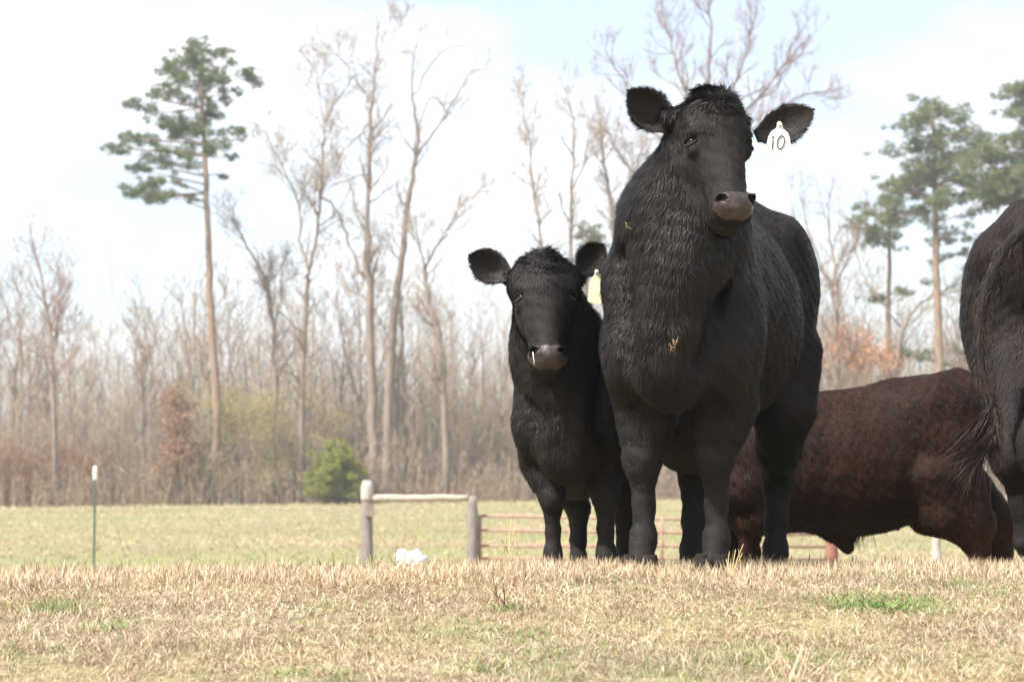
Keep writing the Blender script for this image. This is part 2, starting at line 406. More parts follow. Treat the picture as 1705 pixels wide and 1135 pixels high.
def build_cow(cfg):
    """local frame: y forward (head), x to the animal's right hand seen from behind, z up, origin on the ground"""
    H = cfg['H']; root = empty(cfg['name'], cfg['loc'], cfg['rz']); tag(root, cfg['label'], 'calf' if cfg.get('calf', True) else 'cow', cfg.get('group'))
    c_, s_ = math.cos(cfg['rz']), math.sin(cfg['rz']); Rz = np.array([[c_, -s_, 0], [s_, c_, 0], [0, 0, 1]]); L0 = np.array(cfg['loc'], float)
    toL = lambda p: (np.asarray(p, float) - L0) @ Rz          # world -> local
    dL = lambda d: np.asarray(d, float) @ Rz
    S = Sdf(); wd = cfg.get('wide', 1.0); k = 0.05 * H; ar = cfg.get('arch', 0.0)
    ab = cfg.get('rump', 0.0)
    def P(x, y, z):
        t = min(max((-y - .14) / .42, 0), 1); return np.array([x * wd, y, z + (z > .5) * (ar * (0.3 - y) + ab * t * t * (3 - 2 * t))]) * H
    e = lambda x, y, z, rx, ry, rz_, kk=k, R=None: S.ell(P(x, y, z), np.array([rx * wd, ry, rz_]) * H, R, kk)
    bl = cfg.get('belly', 0.0)
    e(0, -.08, .695 - bl / 2, .235, .47, .265 + bl / 2)
    fr_ = cfg.get('front', 1.0)
    cz = cfg.get('chest', 0)
    e(0, .20, .69 + cz, .225 * fr_, .30, .285 - cz)
    e(0, .33, .69 + cz * 1.3, .20 * fr_, .20, .22)
    for s in (-1, 1):
        e(s * .135 * fr_, .33, .69, .098 * fr_, .16, .22, .018)                    # shoulder blade
        e(s * .150 * fr_, .40, .60, .078 * fr_, .10, .12, .02)                     # point of shoulder
        e(s * .12, -.46, .72, .125 * (.6 + .4 * cfg.get('thigh', 1)), .20, .23)                    # haunch
        e(s * .15, -.34 + cfg.get('hook', 0), .88 + cfg.get('hook', 0), .06, .07, .06)                     # hook bone
        e(s * .075, -.61, .84 - cfg.get('drop', 0), .055, .06, .07)                   # pin bone
    S.cone(P(0, .32, .88), P(0, -.30, .91), .095 * H, .10 * H, k); S.cone(P(0, -.30, .91), P(0, -.58, .90 - cfg.get('drop', 0)), .10 * H, .075 * H, k)
    e(0, -.38, .79, .20, .26, .19)
    e(0, .47, .54 + cz * 1.6 + cfg.get('brisk', 0), .115, .12, .145)                              # brisket
    e(0, -.30, .53, .12, .20, .10)                               # flank
    # legs
    feet = []
    for s in (-1, 1):
        for kind in ('f', 'h'):
            o = cfg['legs'][kind + ('r' if s > 0 else 'l')]
            if kind == 'f':
                j = [np.array([s * .130 * wd * fr_, .36, .62]), np.array([s * .118 * wd * fr_, .33, .47]), None, None, None, None]; rr = [.100, .080, .046, .0250, .031, .034]
                d = [(.0, .0, .295), (.0, -.01, .17), (.0, .0, .085), (.0, .03, .03)]
            else:
                j = [np.array([s * .135 * wd, -.44, .64]), np.array([s * .14 * wd, -.40 + cfg.get('stif', 0), .48]), None, None, None, None]; rr = [.135 * cfg.get('thigh', 1), .090, .048, .031, .034, .035]
                d = [(.0, cfg.get('hocky', -.06), cfg.get('hockz', .31)), (.0, cfg.get('hocky', -.03), .17), (.0, -.01, .085), (.0, .03, .03)]
            for q in range(4):
                j[q + 2] = np.array([o[0] + d[q][0], o[1] + d[q][1], d[q][2] + (o[2] if len(o) > 2 else 0)])
            if kind == 'h': j.insert(2, j[1] * .4 + j[2] * .6 + np.array([0, .015, 0])); rr.insert(2, .066)
            else: j.insert(2, j[1] * .5 + j[2] * .5); rr.insert(2, .064)
            if 'knee' in o[-1:][0] if isinstance(o[-1], dict) else False:
                j[3] = np.array(o[-1]['knee'])
            lw = cfg.get('leg_w', 1.0)
            J = [p * H for p in j]; rr = [r_ * H * (lw if i > 1 else 1) for i, r_ in enumerate(rr)]
            S.chain(list(zip(J, rr)), 0.028 * H)
            S.ell(J[3] + np.array([0, .01 if kind == 'f' else -.025, 0]) * H, np.array([.044, .048, .055]) * H * lw, None, 0.02 * H)   # knee / hock
            S.ell(J[5] + np.array([0, -.03, -.01]) * H, np.array([.022, .02, .02]) * H, None, 0.015 * H)                       # dewclaws
            if cfg.get('shank') and kind == 'h': S.cone(P(s * .12, -.50, .50), J[4], .105 * H, .048 * H, .05 * H)
            if kind == 'h' and cfg.get('gaskin'): S.cone(P(s * .12, -.50, .64), J[3] + np.array([0, .01, .04]) * H, .125 * H, cfg['gaskin'] * H, .05 * H)
            feet.append((J[6], s, kind))
    # neck and head
    hd = cfg['head']; pl = toL(hd['poll']); hx = dL(hd['axis']); L = np.linalg.norm(hx); B = basis(hx, dL(hd['face']))  # cols right, down face, out
    B[:, 0] = np.cross(B[:, 2], B[:, 1]) * -1 if False else B[:, 0]
    def Hp(r, h, f): return pl + (B[:, 0] * r + B[:, 1] * h + B[:, 2] * f) * L
    he = lambda r, h, f, rr, rh, rf, kk=.05, op='+': S.ell(Hp(r, h, f), np.array([rr, rh, rf]) * L, B, kk * L, op)
    nb = P(hd.get('nx', 0), .30, .78); nw = cfg.get('neck', 1.0)
    back = Hp(0, .26, -.38)
    for (pt, r_, kk) in cfg.get('extra', []): S.ell(P(*pt), np.array(r_) * H, None, kk * H)
    S.chain([(P(0, .16, .84), .12 * H * nw), (P(hd.get('nx', 0), .34, .80) * .55 + back * .45, .168 * H * nw), (Hp(0, .18, -.30), .24 * L)], .07 * H)
    S.chain([(nb, .195 * H * nw), (nb * .5 + Hp(0, .5, -.42) * .5, .165 * H * nw), (Hp(0, .38, -.40), .20 * L)], .035 * H)
    for fx in (-.035, .03): S.chain([(P(fx, .555, .58 + cz * 2), .040 * H), (P(fx * .8, .55, .70 + cz), .030 * H), (P(fx * .5, .48, .80) * .5 + Hp(0, .62, -.38) * .5, .028 * H)], .018 * H)
    S.chain([(P(0, .46, .55 + cz * 2), .10 * H), (P(0, .46, .70) * .6 + Hp(0, .62, -.38) * .4, .10 * H), (Hp(0, .55, -.34), .10 * L)], .07 * H)   # dewlap
    fw = hd.get('wide', 1.0); ew = hd.get('eyes', fw); ef = hd.get('ef', 0.0)
    he(0, .19, -.20, .235 * fw, .22, .23); he(0, .22, -.09, .225 * fw, .21, .13)
    he(0, .035, -.15, .13, .10, .13)
    S.cone(Hp(0, .34, -.15), Hp(0, .80, -.15), .185 * L * fw, .125 * L, .06 * L)
    S.cone(Hp(0, .30, -.06), Hp(0, .84, -.075), .085 * L, .075 * L, .05 * L)
    he(0, .885, -.125, .155, .10, .125, .05); he(0, .93, -.20, .135, .06, .09, .05)
    S.cone(Hp(0, .38, -.36), Hp(0, .84, -.265), .14 * L, .085 * L, .07 * L); he(0, .915, -.265, .105, .085, .08)
    for s in (-1, 1):
        he(s * .125, .40, -.28, .10, .19, .14)
        he(s * .180 * ew, .325, -.085 + ef * .6, .055, .05, .065, .04)
        he(s * .185 * ew, .425, -.125 + ef * .6, .045, .05, .06, .04)
        he(s * .212 * ew, .375, -.085 + ef, .042, .028, .060, .012, '-')        # eye opening
        he(s * .102, .870, -.010, .045, .034, .045, .025)                  # nostril wing
        he(s * .108, .875, .024, .038, .030, .065, .010, '-')
        S.cone(Hp(s * .17, .10, -.22), Hp(s * .27, .085, -.235), .075 * L, .06 * L, .04 * L)   # root of the ear
    S.cone(Hp(-.11, .965, -.19), Hp(.11, .965, -.19), .012 * L, .012 * L, .02 * L, '-')   # mouth line
    if cfg.get('groove'):
        for s in (-1, 1): S.cone(P(s * .125, .475, .86), P(s * .095, .545, .60), .030 * H, .026 * H, .035 * H, '-')
    if 'more' in cfg: cfg['more'](S, P, H)
    V, Q = S.mesh(cfg.get('res', 0.009))
    # surface relief: muscle and loose skin
    N, _ = vnormals(V, Q)
    V = V + N * (0.006 * wob(V, 9, 4) * np.clip((V[:, 2] / H - .3) * 4, 0, 1) * np.clip(np.linalg.norm(V - pl, axis=1) / L - .9, 0, 1) + 0.0035 * wob(V, 16, 5) + 0.0022 * wob(V, 45, 6))[:, None]
    skin, coatm = cfg['mats']
    o = mesh_obj('body', V, Q, [M[skin], M['nose'], M['nostril']], root)
    hc = ((V[Q].mean(1) - pl) @ B) / L
    nose = (np.abs(hc[:, 0] / .150) ** 2.6 + np.abs((hc[:, 1] - .905) / np.where(hc[:, 1] > .905, .08, .060 + .030 * np.abs(hc[:, 0] / .15))) ** 2.6 < 1) & (hc[:, 2] > -.125 + .25 * hc[:, 0] ** 2 * 4)
    mi = np.zeros(len(Q), np.int32); mi[nose] = 1
    for s in (-1, 1):
        mi[nose & (((hc[:, 0] - s * .108) / .036) ** 2 + ((hc[:, 1] - .875) / .028) ** 2 < 1)] = 2
    o.data.polygons.foreach_set('material_index', mi)
    # eyes
    for s in (-1, 1):
        v, f = eye_mesh(Hp(s * .181 * ew, .375, -.121 + ef), .048 * L); mesh_obj('eye', v, f, M['eye'], root)
        lid = []
        for sg, (rr_, op) in enumerate(((.056, 1), (.056, -1))):
            ax1 = B[:, 0] * .60 * s - B[:, 2] * .80; oo_ = B[:, 0] * .80 * s + B[:, 2] * .60
            pts = [Hp(s * .182 * ew, .375, -.120 + ef) + (ax1 * math.cos(a) * .050 - B[:, 1] * op * math.sin(a) * (.031 if op > 0 else .033) + oo_ * (.018 + .026 * math.sin(a))) * L for a in np.linspace(0.0, math.pi, 10)]
            lid.append(tube(pts, [(.006 + .012 * math.sin(math.pi * t)) * L for t in np.linspace(0, 1, 10)], 6))
        v, f = join(lid); mesh_obj('eyelid', v, f, M[skin], root)
    # ears
    for k_, (bs, tp, nn, w_) in enumerate(hd['ears']):
        eo = ear('ear', toL(bs), dL(np.asarray(tp) - np.asarray(bs)), dL(nn), w_, M['ear_skin'], root, seed=30 + k_, inner=M['ear_in'])
    # coat
    lg = cfg['hair']
    headpos = pl
    def flow(Pt):
        g = np.tile(np.array([0, -.45, -.75]), (len(Pt), 1))
        hl = ((Pt - pl) @ B) / L
        onhead = (hl[:, 1] > -.15) & (hl[:, 1] < 1.1) & (hl[:, 2] > -.5) & (np.abs(hl[:, 0]) < .4)
        gh = B[:, 1][None] * .9 + B[:, 0][None] * (hl[:, :1] * 2.2)
        g[onhead] = gh[onhead]
        return g
    def length(Pt):
        z = Pt[:, 2] / H; y = Pt[:, 1] / H
        l = np.full(len(Pt), lg)
        l = l * (1 + 1.3 * np.clip((y - .12) / .2, 0, 1) * np.clip((z - .38) / .1, 0, 1) * np.clip(1 - np.abs(Pt[:, 0] / H) / .30, .15, 1) * (1 + .3 * wob(Pt, 9, 3)))
        l = np.where((z < .52) & (z > .36) & (np.abs(y) < .3), lg * 1.5, l)   # belly
        l = np.where(z < .36, lg * .55, l)
        hl = ((Pt - pl) @ B) / L
        face = (hl[:, 1] > .12) & (hl[:, 2] > -.33) & (np.abs(hl[:, 0]) < .30) & (hl[:, 1] < 1.1)
        l = np.where(face, lg * np.where(hl[:, 1] < .36, 1.0 + .3 * wob(Pt, 30, 8), .55), l)
        l = np.where((hl[:, 1] > -.15) & (hl[:, 1] <= .17) & (hl[:, 2] > -.35) & (np.abs(hl[:, 0]) < .2), lg * 1.7, l)
        bare = (np.abs(hl[:, 0] / .150) ** 2.6 + np.abs((hl[:, 1] - .905) / np.where(hl[:, 1] > .905, .08, .060 + .030 * np.abs(hl[:, 0] / .15))) ** 2.6 < 1) & (hl[:, 2] > -.125 + .25 * hl[:, 0] ** 2 * 4)
        l = np.where(bare, 0, l)
        for s in (-1, 1):
            l = np.where(((hl[:, 0] - s * .20 * ew) ** 2 + (hl[:, 1] - .375) ** 2 < .045 ** 2) & (hl[:, 2] > -.2), 0, l)
        return l
    if 'redmask' in cfg:
        coat('coat', V, Q, int(cfg['n'] * .75), flow, length, M[coatm], root, seed=cfg['seed'], width=cfg.get('hw', .0022), mask=lambda p: 1 - cfg['redmask'](p / H))
        coat('leg_coat', V, Q, int(cfg['n'] * .25), flow, length, M['red_coat'], root, seed=cfg['seed'] + 1, width=cfg.get('hw', .0022), mask=lambda p: cfg['redmask'](p / H))
    else:
        coat('coat', V, Q, cfg['n'], flow, length, M[coatm], root, seed=cfg['seed'], width=cfg.get('hw', .0022))
    # poll tuft, tail
    r = np.random.default_rng(cfg['seed'])
    def strands(name, roots, dirs, lens, mt, par, wid=.003, sag=.5, curl=.25, seg=6):
        n = len(roots); pts = [roots]; d = dirs / np.linalg.norm(dirs, axis=1, keepdims=True); p = roots
        bend = r.normal(size=(n, 3)) * curl
        for q in range(seg):
            d = d + (bend + np.array([0, 0, -sag])) / seg; d /= np.linalg.norm(d, axis=1, keepdims=True)
            p = p + d * (lens / seg)[:, None]; pts.append(p)
        vw = r.normal(size=(n, 3)); sd = np.cross(dirs, vw); sd /= np.linalg.norm(sd, axis=1, keepdims=True)
        rows = []
        for q, pp in enumerate(pts):
            wq = wid * (1 - q / (seg + .6)); rows += [pp - sd * wq / 2, pp + sd * wq / 2]
        V3 = np.stack(rows, 1).reshape(-1, 3); b = (np.arange(n) * 2 * (seg + 1))[:, None]
        Fs = np.concatenate([b + np.array([[2 * q, 2 * q + 1, 2 * q + 3, 2 * q + 2]]) for q in range(seg)])
        oo = mesh_obj(name, V3, Fs, mt, par); oo['kind'] = 'stuff'; return oo
    n = cfg.get('tuft', 500) * 10
    def tuftlen(Pt):
        q = ((Pt - pl) @ B) / L; w = np.clip(1 - (q[:, 0] / .25) ** 2 - ((q[:, 1] - .04) / .22) ** 2, 0, 1) * (q[:, 2] > -.45); return .036 * (L / .46) * w ** .8
    coat('poll_tuft', V, Q, n, lambda Pt: B[:, 0][None] * (((Pt - pl) @ B)[:, :1] / L * 3) + B[:, 1][None] * .5 + .6 * np.stack([wob(Pt, 30, 81), wob(Pt, 30, 82), wob(Pt, 30, 83)], 1), tuftlen, M[coatm], root, seed=cfg['seed'] + 7, width=.0026, lift=.62, clump=.8)
    if 'tail' in cfg:
        tp = [toL(p) for p in cfg['tail']]; tt = np.array(tp)
        tdense = np.stack([np.interp(np.linspace(0, len(tt) - 1, 28), np.arange(len(tt)), tt[:, q]) for q in range(3)], 1)
        for _ in range(2): tdense[1:-1] = (tdense[:-2] + tdense[2:] + 2 * tdense[1:-1]) / 4
        v, f = tube(tdense, np.linspace(.024, .010, 28), 8); tl = mesh_obj('tail', v, f, M[skin], root)
        ti = r.integers(0, 27, 2600); tu = r.random((2600, 1)); tq = tdense[ti] * (1 - tu) + tdense[ti + 1] * tu; td = tdense[ti + 1] - tdense[ti]; td /= np.linalg.norm(td, axis=1, keepdims=True)
        strands('tail_hair', tq + r.normal(0, .010, tq.shape), td + r.normal(0, .22, td.shape), r.uniform(.03, .07, 2600), M[cfg.get('switch_mat', coatm)], tl, .003, .2, .3, 4)
        if 'switch' in cfg:
            tipd = np.array([toL(q) for q in cfg['switch']]); m = cfg.get('switch_n', 500)
            i0 = r.integers(21, 28, m); rr_ = tdense[i0] + r.normal(0, .007, (m, 3))
            end = tipd[r.integers(0, len(tipd), m)] + r.normal(0, .03, (m, 3)); dv = end - rr_
            ln = np.linalg.norm(dv, axis=1) * r.uniform(.6, 1.05, m)
            strands('tail_switch', rr_, dv + np.array([0, 0, .1]) * ln[:, None] * 1.2, ln, M[cfg.get('switch_mat', coatm)], tl, .0042, .28, .22, 9)
    # hooves
    for (jp, s, kind) in feet:
        hz = gz(*(np.array([jp[0], jp[1], 0]) @ Rz.T + L0)[:2]) - L0[2]
        v, f = hoof(np.array([jp[0], jp[1] + .012, max(jp[2] - .035 * H, hz) if cfg.get('hoofz') is None else jp[2] - .03 * H]), (0, 1, 0), H * .9); mesh_obj('hoof', v, f, M['hoof'], root)
    cfg.update(root=root, Hp=Hp, B=B, L=L, toL=toL, dL=dL, strands=strands, V=V, Q=Q)
    return cfg
def unit(*a): a = np.array(a, float); return a / np.linalg.norm(a)

# ================================================================== SETTING: ground
def grid_axis(parts):
    a = []
    for lo, hi, n in parts: a.append(np.linspace(lo, hi, n, endpoint=False))
    return np.concatenate(a + [[parts[-1][1]]])
gx = grid_axis([(-900, -300, 4), (-300, -60, 12), (-60, -8, 26), (-8, -3, 20), (-3, 3.5, 130), (3.5, 8, 20), (8, 60, 26), (60, 300, 12), (300, 900, 4)])
gy = grid_axis([(-900, -30, 6), (-30, 2, 24), (2, 9, 140), (9, 30, 60), (30, 160, 60), (160, 600, 12), (600, 900, 3)])
GX, GY = np.meshgrid(gx, gy, indexing='ij')
V = np.stack([GX, GY, gz(GX, GY)], -1).reshape(-1, 3)
i, j = np.meshgrid(np.arange(len(gx) - 1), np.arange(len(gy) - 1), indexing='ij'); a = (i * len(gy) + j).ravel()
m = mat('pasture_soil_and_turf', (0.30, 0.24, 0.15), 0.95, 0.1,
        noise=[(0.09, (1, 2.2, 1), (0.28, 0.28, 0.14), .40, .60), (0.6, (1, 3.0, 1), (0.31, 0.285, 0.155), .45, .7), (14, None, (0.16, 0.11, 0.065), .45, .65)], bump=(35, None, 0.6, 0.02))
tag(mesh_obj('ground', V, np.stack([a, a + len(gy), a + len(gy) + 1, a + 1], 1), m), kind='structure')

hz = bpy.data.materials.new('thin_haze'); hz.use_nodes = True; hn = hz.node_tree; hn.nodes.clear(); ho = hn.nodes.new('ShaderNodeOutputMaterial'); hv = hn.nodes.new('ShaderNodeVolumePrincipled')
hv.inputs['Color'].default_value = (0.90, 0.95, 1.0, 1); hv.inputs['Density'].default_value = 0.0009; hv.inputs['Anisotropy'].default_value = 0.25; hn.links.new(hv.outputs[0], ho.inputs['Volume'])
v, f = box((0, 0, 14.25), (1900, 1900, 34.5)); tag(mesh_obj('haze', v, f, hz, smooth=False), kind='stuff')
# ------------------------------------------------------------------ grass
def patchnoise(x, y, f, seed):
    r = np.random.default_rng(seed); s = 0
    for q in range(7):
        k = r.normal(size=2) * f * (1 + .45 * q); s = s + np.sin(x * k[0] + y * k[1] + r.uniform(0, 6.28)) / (1 + .35 * q)
    return s / 2.2
def blades(name, x, y, L, wid, lean, cols, mt, seed, kind='stuff', curl=.5, lift=0.0):
    r = np.random.default_rng(seed); n = len(x)
    az = r.uniform(0, 2 * math.pi, n); d = np.stack([np.cos(az), np.sin(az), np.zeros(n)], 1)
    wa = r.uniform(0, math.pi, n); sd = np.stack([np.cos(wa), np.sin(wa) * .6, np.zeros(n)], 1)
    p0 = np.stack([x, y, gz(x, y) + lift], 1)
    s_, c_ = np.sin(lean), np.cos(lean)
    up = np.array([0, 0, 1.0])
    p1 = p0 + (d * s_[:, None] * .7 + up * c_[:, None]) * (L * .5)[:, None]
    ln2 = np.minimum(lean + curl * r.random(n), 1.75)
    p2 = p1 + (d * np.sin(ln2)[:, None] + up * np.cos(ln2)[:, None]) * (L * .5)[:, None]
    p2[:, 2] = np.maximum(p2[:, 2], p0[:, 2] + .002)
    w = wid[:, None]
    V = np.stack([p0, p1 - sd * w * .5, p2, p1 + sd * w * .5], 1).reshape(-1, 3)
    o = mesh_obj(name, V, (np.arange(n) * 4)[:, None] + np.array([[0, 1, 2, 3]]), mt, smooth=False)
    set_color(o, 'blade', np.repeat(cols, 4, axis=0)); tag(o, kind=kind)
    return o
M['blade'] = mat('grass_blade', (0.4, 0.3, 0.2), 0.75, 0.25, attr='blade')
DRY = np.array([1.0, .965, .94]) * 1.02 * np.array([(0.40, 0.31, 0.205), (0.50, 0.40, 0.28), (0.31, 0.225, 0.14), (0.43, 0.315, 0.22), (0.62, 0.51, 0.37), (0.19, 0.13, 0.08), (0.38, 0.32, 0.18), (0.55, 0.43, 0.33)])
GREEN = np.array([(0.11, 0.20, 0.05), (0.16, 0.24, 0.07), (0.24, 0.28, 0.10), (0.09, 0.16, 0.045)])
def ypx(py, px):      # ground distance of a pixel on the near bank
    ys = np.linspace(3.2, 6.0, 400); zz = gz((px - CX) / F_PX * ys, ys); pp = 790 - (zz - EYE) / ys * F_PX
    return float(ys[np.argmin(np.abs(pp - py))])
green_spots = []
for (px, py, r_, st) in [(100, 1014, .085, .9), (196, 1042, .05, .8), (1470, 1008, .14, 1.0), (1400, 1012, .07, .6), (485, 1122, .05, .7), (560, 1128, .04, .7), (825, 1112, .07, .6), (845, 1016, .05, .5),
                         (1490, 957, .07, .7), (1592, 974, .06, .7), (790, 1050, .12, .35), (1300, 1095, .17, .42), (1110, 1128, .09, .5), (870, 1060, .09, .4), (960, 1085, .08, .3), (540, 1012, .07, .35), (1140, 1030, .08, .3),
                         (1385, 960, .06, .4), (170, 985, .05, .35), (60, 1090, .08, .3), (920, 1128, .07, .4), (1640, 990, .08, .3)]:
    yy = ypx(py, px); green_spots.append(((px - CX) / F_PX * yy, yy, r_, st))
def green_amount(x, y):
    g = np.zeros(len(x))
    for (a, b, r_, st) in green_spots: g = np.maximum(g, st * 1.1 * np.exp(-(((x - a) / (r_ * 1.15)) ** 2 + ((y - b) / (r_ * 1.2)) ** 2)) * (1 + .4 * patchnoise(x, y, 20, 44)))
    return g
def sward(name, n, xr, yr, Lr, seed, wbase, lean_mu, dens=True, greens=True, tall=0):
    r = np.random.default_rng(seed)
    u = r.random(n); y = yr[0] + (yr[1] - yr[0]) * u
    hw = y * 0.275 + .45
    x = r.uniform(-1, 1, n) * np.minimum(hw, xr)
    cl = patchnoise(x, y, 9, seed + 1); keep = r.random(n) < .62 + .38 * cl
    x, y, cl = x[keep], y[keep], cl[keep]; n = len(x)
    L = r.uniform(*Lr, n) * (1 + .35 * patchnoise(x, y, 4, seed + 2)); strw = r.random(n) < .035; L = np.where(strw, L * 1.5, L)
    lean = np.clip(r.normal(lean_mu, .38, n) + .25 * patchnoise(x, y, 6, seed + 3), .03, 1.5)
    c = DRY[r.integers(0, len(DRY), n)] * r.uniform(.8, 1.15, (n, 1))
    tone = patchnoise(x, y, 2.2, 99)[:, None]
    c = c * (1 + .17 * patchnoise(x, y, 7, 98)[:, None] + .10 * patchnoise(x, y, 18, 97)[:, None]) * (1 + tone * np.array([[.02, -.01, -.10]]))
    c[strw] = np.array([.74, .61, .44]) * r.uniform(.85, 1.1, (strw.sum(), 1))
    g = green_amount(x, y) if greens else np.zeros(n)
    # thin green shoots among the dead blades too
    isg = r.random(n) < np.clip(g * 1.0 + .035 + .05 * np.clip(patchnoise(x, y, 1.6, 55), 0, 1), 0, .92)
    c[isg] = GREEN[r.integers(0, 4, isg.sum())] * r.uniform(.8, 1.3, (isg.sum(), 1))
    L = np.where(g > .4, L * 1.1, L)
    return blades(name, x, y, L, wbase * (0.7 + .7 * r.random(n)) * (y / 4.5) ** .5, lean, c, M['blade'], seed + 9)
sward('dry_grass', 330000, 9, (3.45, 6.9), (.012, .032), 11, .0019, 1.0)
sward('lying_thatch', 190000, 9, (3.45, 6.6), (.02, .045), 12, .0021, 1.35)
# fringe on the crest and the slope beyond it
r = np.random.default_rng(5)
n = 34000; y = r.uniform(5.85, 6.70, n); x = r.uniform(-2.2, 2.4, n); kk = r.random(n) < .5 + .5 * patchnoise(x, y, 7, 2); x, y = x[kk], y[kk]; n = len(x)
blades('crest_grass', x, y, r.uniform(.030, .066, n), .0026 * r.uniform(.7, 1.4, n), np.clip(r.normal(.42, .33, n), 0, 1.2), DRY[r.choice([0, 1, 4, 7, 6], n)] * r.uniform(.9, 1.15, (n, 1)), M['blade'], 6)
n = 36000; y = 6.8 + 22 * r.random(n) ** 1.6; x = r.uniform(-1, 1, n) * (y * .28 + .8)
cc = np.where((r.random(n) < .25 + .3 * patchnoise(x, y, .5, 8))[:, None], np.array([[.27, .30, .11]]), DRY[r.integers(0, 8, n)]) * r.uniform(.85, 1.15, (n, 1))
blades('slope_grass', x, y, r.uniform(.04, .10, n), .006 * r.uniform(.7, 1.6, n), np.clip(r.normal(.6, .3, n), 0, 1.4), cc, M['blade'], 16)
n = 60000; y = 22 + 94 * r.random(n); x = r.uniform(-1, 1, n) * (y * .3 + 3)
gr = patchnoise(x, y * 2.4, .12, 8) + .5 * patchnoise(x, y * 2, .5, 9)
edge = np.clip((y - 92) / 14, 0, 1) - .4 * np.clip((34 - y) / 10, 0, 1)
cc = np.where((r.random(n) < np.clip(.58 + .75 * gr - .9 * edge, .03, .97))[:, None], np.array([[.29, .315, .135]]), np.array([[.48, .405, .25]]) * (1 + .18 * patchnoise(x, y * 2.2, .5, 12)[:, None])) * r.uniform(.93, 1.07, (n, 1))
blades('field_grass', x, y, r.uniform(.05, .10, n) * (1 + 1.8 * np.clip((y - 100) / 10, 0, 1) * r.random(n)), (.02 + .0003 * y) * r.uniform(.6, 1.6, n), np.clip(r.normal(.6, .35, n), 0, 1.4), cc, M['blade'], 26)

# ================================================================== woods
def limb(p, d, L, r0, r1, rs, segs=6, up=.25, wig=.22):
    pts = [p]; d = d / np.linalg.norm(d)
    for q in range(segs):
        d = d + rs.normal(0, wig, 3) * .5 + np.array([0, 0, up / segs]); d /= np.linalg.norm(d)
        p = p + d * L / segs; pts.append(p)
    return np.array(pts), np.linspace(r0, r1, segs + 1)
def sprout(pts, rad, rs, acc, level, dens, lenf, t0=.25, up=.5, flat=.0, lmax=3):
    """twigs of twigs: adds (pts, rad, level) to acc"""
    seg = np.linalg.norm(np.diff(pts, axis=0), axis=1); cum = np.concatenate([[0], np.cumsum(seg)]); Lt = cum[-1]
    n = max(1, int(dens[level] * Lt * (1 - t0) * rs.uniform(.8, 1.2)))
    for _ in range(n):
        t = t0 + (1 - t0) * rs.random() ** .85; s = t * Lt
        p = np.array([np.interp(s, cum, pts[:, q]) for q in range(3)]); rr = float(np.interp(s, cum, rad))
        k = min(np.searchsorted(cum, s), len(pts) - 1); ax = pts[k] - pts[k - 1]; ax = ax / (np.linalg.norm(ax) + 1e-9)
        o = rs.normal(size=3); o -= ax * o.dot(ax); o /= np.linalg.norm(o)
        ang = rs.uniform(.45, 1.0); d = ax * math.cos(ang) + o * math.sin(ang); d[2] *= (1 - flat)
        L = lenf[level] * rs.uniform(.5, 1.2) * (1.15 - .6 * t)
        r0 = min(max(rr * .6, .015), L * .022 + .011); 
        q, w = limb(p, d, L, r0, max(r0 * .4, .0095), rs, 4 if level else 6, up, .3)
        acc.append((q, w, level))
        if level + 1 < lmax: sprout(q, w, rs, acc, level + 1, dens, lenf, .2, up, flat, lmax)
def bark(name, c1, c2): return mat(name, c1, 0.9, 0.15, noise=[(3.0, (3, 3, .6), c2, .38, .68)], bump=(6, (2, 2, .4), .6, .03))
M['bark_grey'] = bark('grey_bark', (0.29, 0.235, 0.195), (0.18, 0.14, 0.115))
M['bark_pale'] = bark('pale_bark', (0.33, 0.275, 0.225), (0.20, 0.155, 0.125))
M['bark_pine'] = bark('pine_bark', (0.31, 0.225, 0.165), (0.20, 0.14, 0.105))
M['twig'] = mat('bare_twigs', (0.33, 0.265, 0.205), 0.9, 0.1, noise=[(.5, None, (0.38, 0.29, 0.19), .4, .7)])
M['bud_grey'] = mat('swelling_buds_grey', (0.36, 0.30, 0.27), .9, .1)
M['bud_red'] = mat('swelling_buds_red', (0.40, 0.27, 0.23), .9, .1)
M['twig_red'] = mat('reddish_twigs', (0.25, 0.155, 0.12), 0.9, 0.1)
M['leaf_tan'] = mat('clinging_dead_leaves', (0.47, 0.26, 0.15), 0.85, 0.1, noise=[(1.2, None, (0.36, 0.20, 0.115), .4, .7)])
M['leaf_olive'] = mat('opening_buds', (0.38, 0.34, 0.14), 0.8, 0.1, noise=[(.8, None, (0.30, 0.235, 0.125), .4, .7)])
M['needle'] = mat('pine_needles', (0.095, 0.140, 0.042), 0.6, 0.3, noise=[(1.1, None, (0.18, 0.205, 0.05), .42, .66)])
M['needle_dull'] = mat('pine_needles_grey_green', (0.13, 0.17, 0.085), 0.6, 0.3, noise=[(1.1, None, (0.22, 0.22, 0.09), .42, .66)])
M['needle_bright'] = mat('young_pine_needles', (0.30, 0.30, 0.065), 0.6, 0.3, noise=[(1.6, None, (0.17, 0.20, 0.05), .45, .66)])
M['bramble'] = mat('bramble_brown', (0.25, 0.15, 0.10), 0.9, 0.1, noise=[(.7, None, (0.32, 0.205, 0.11), .4, .7)])

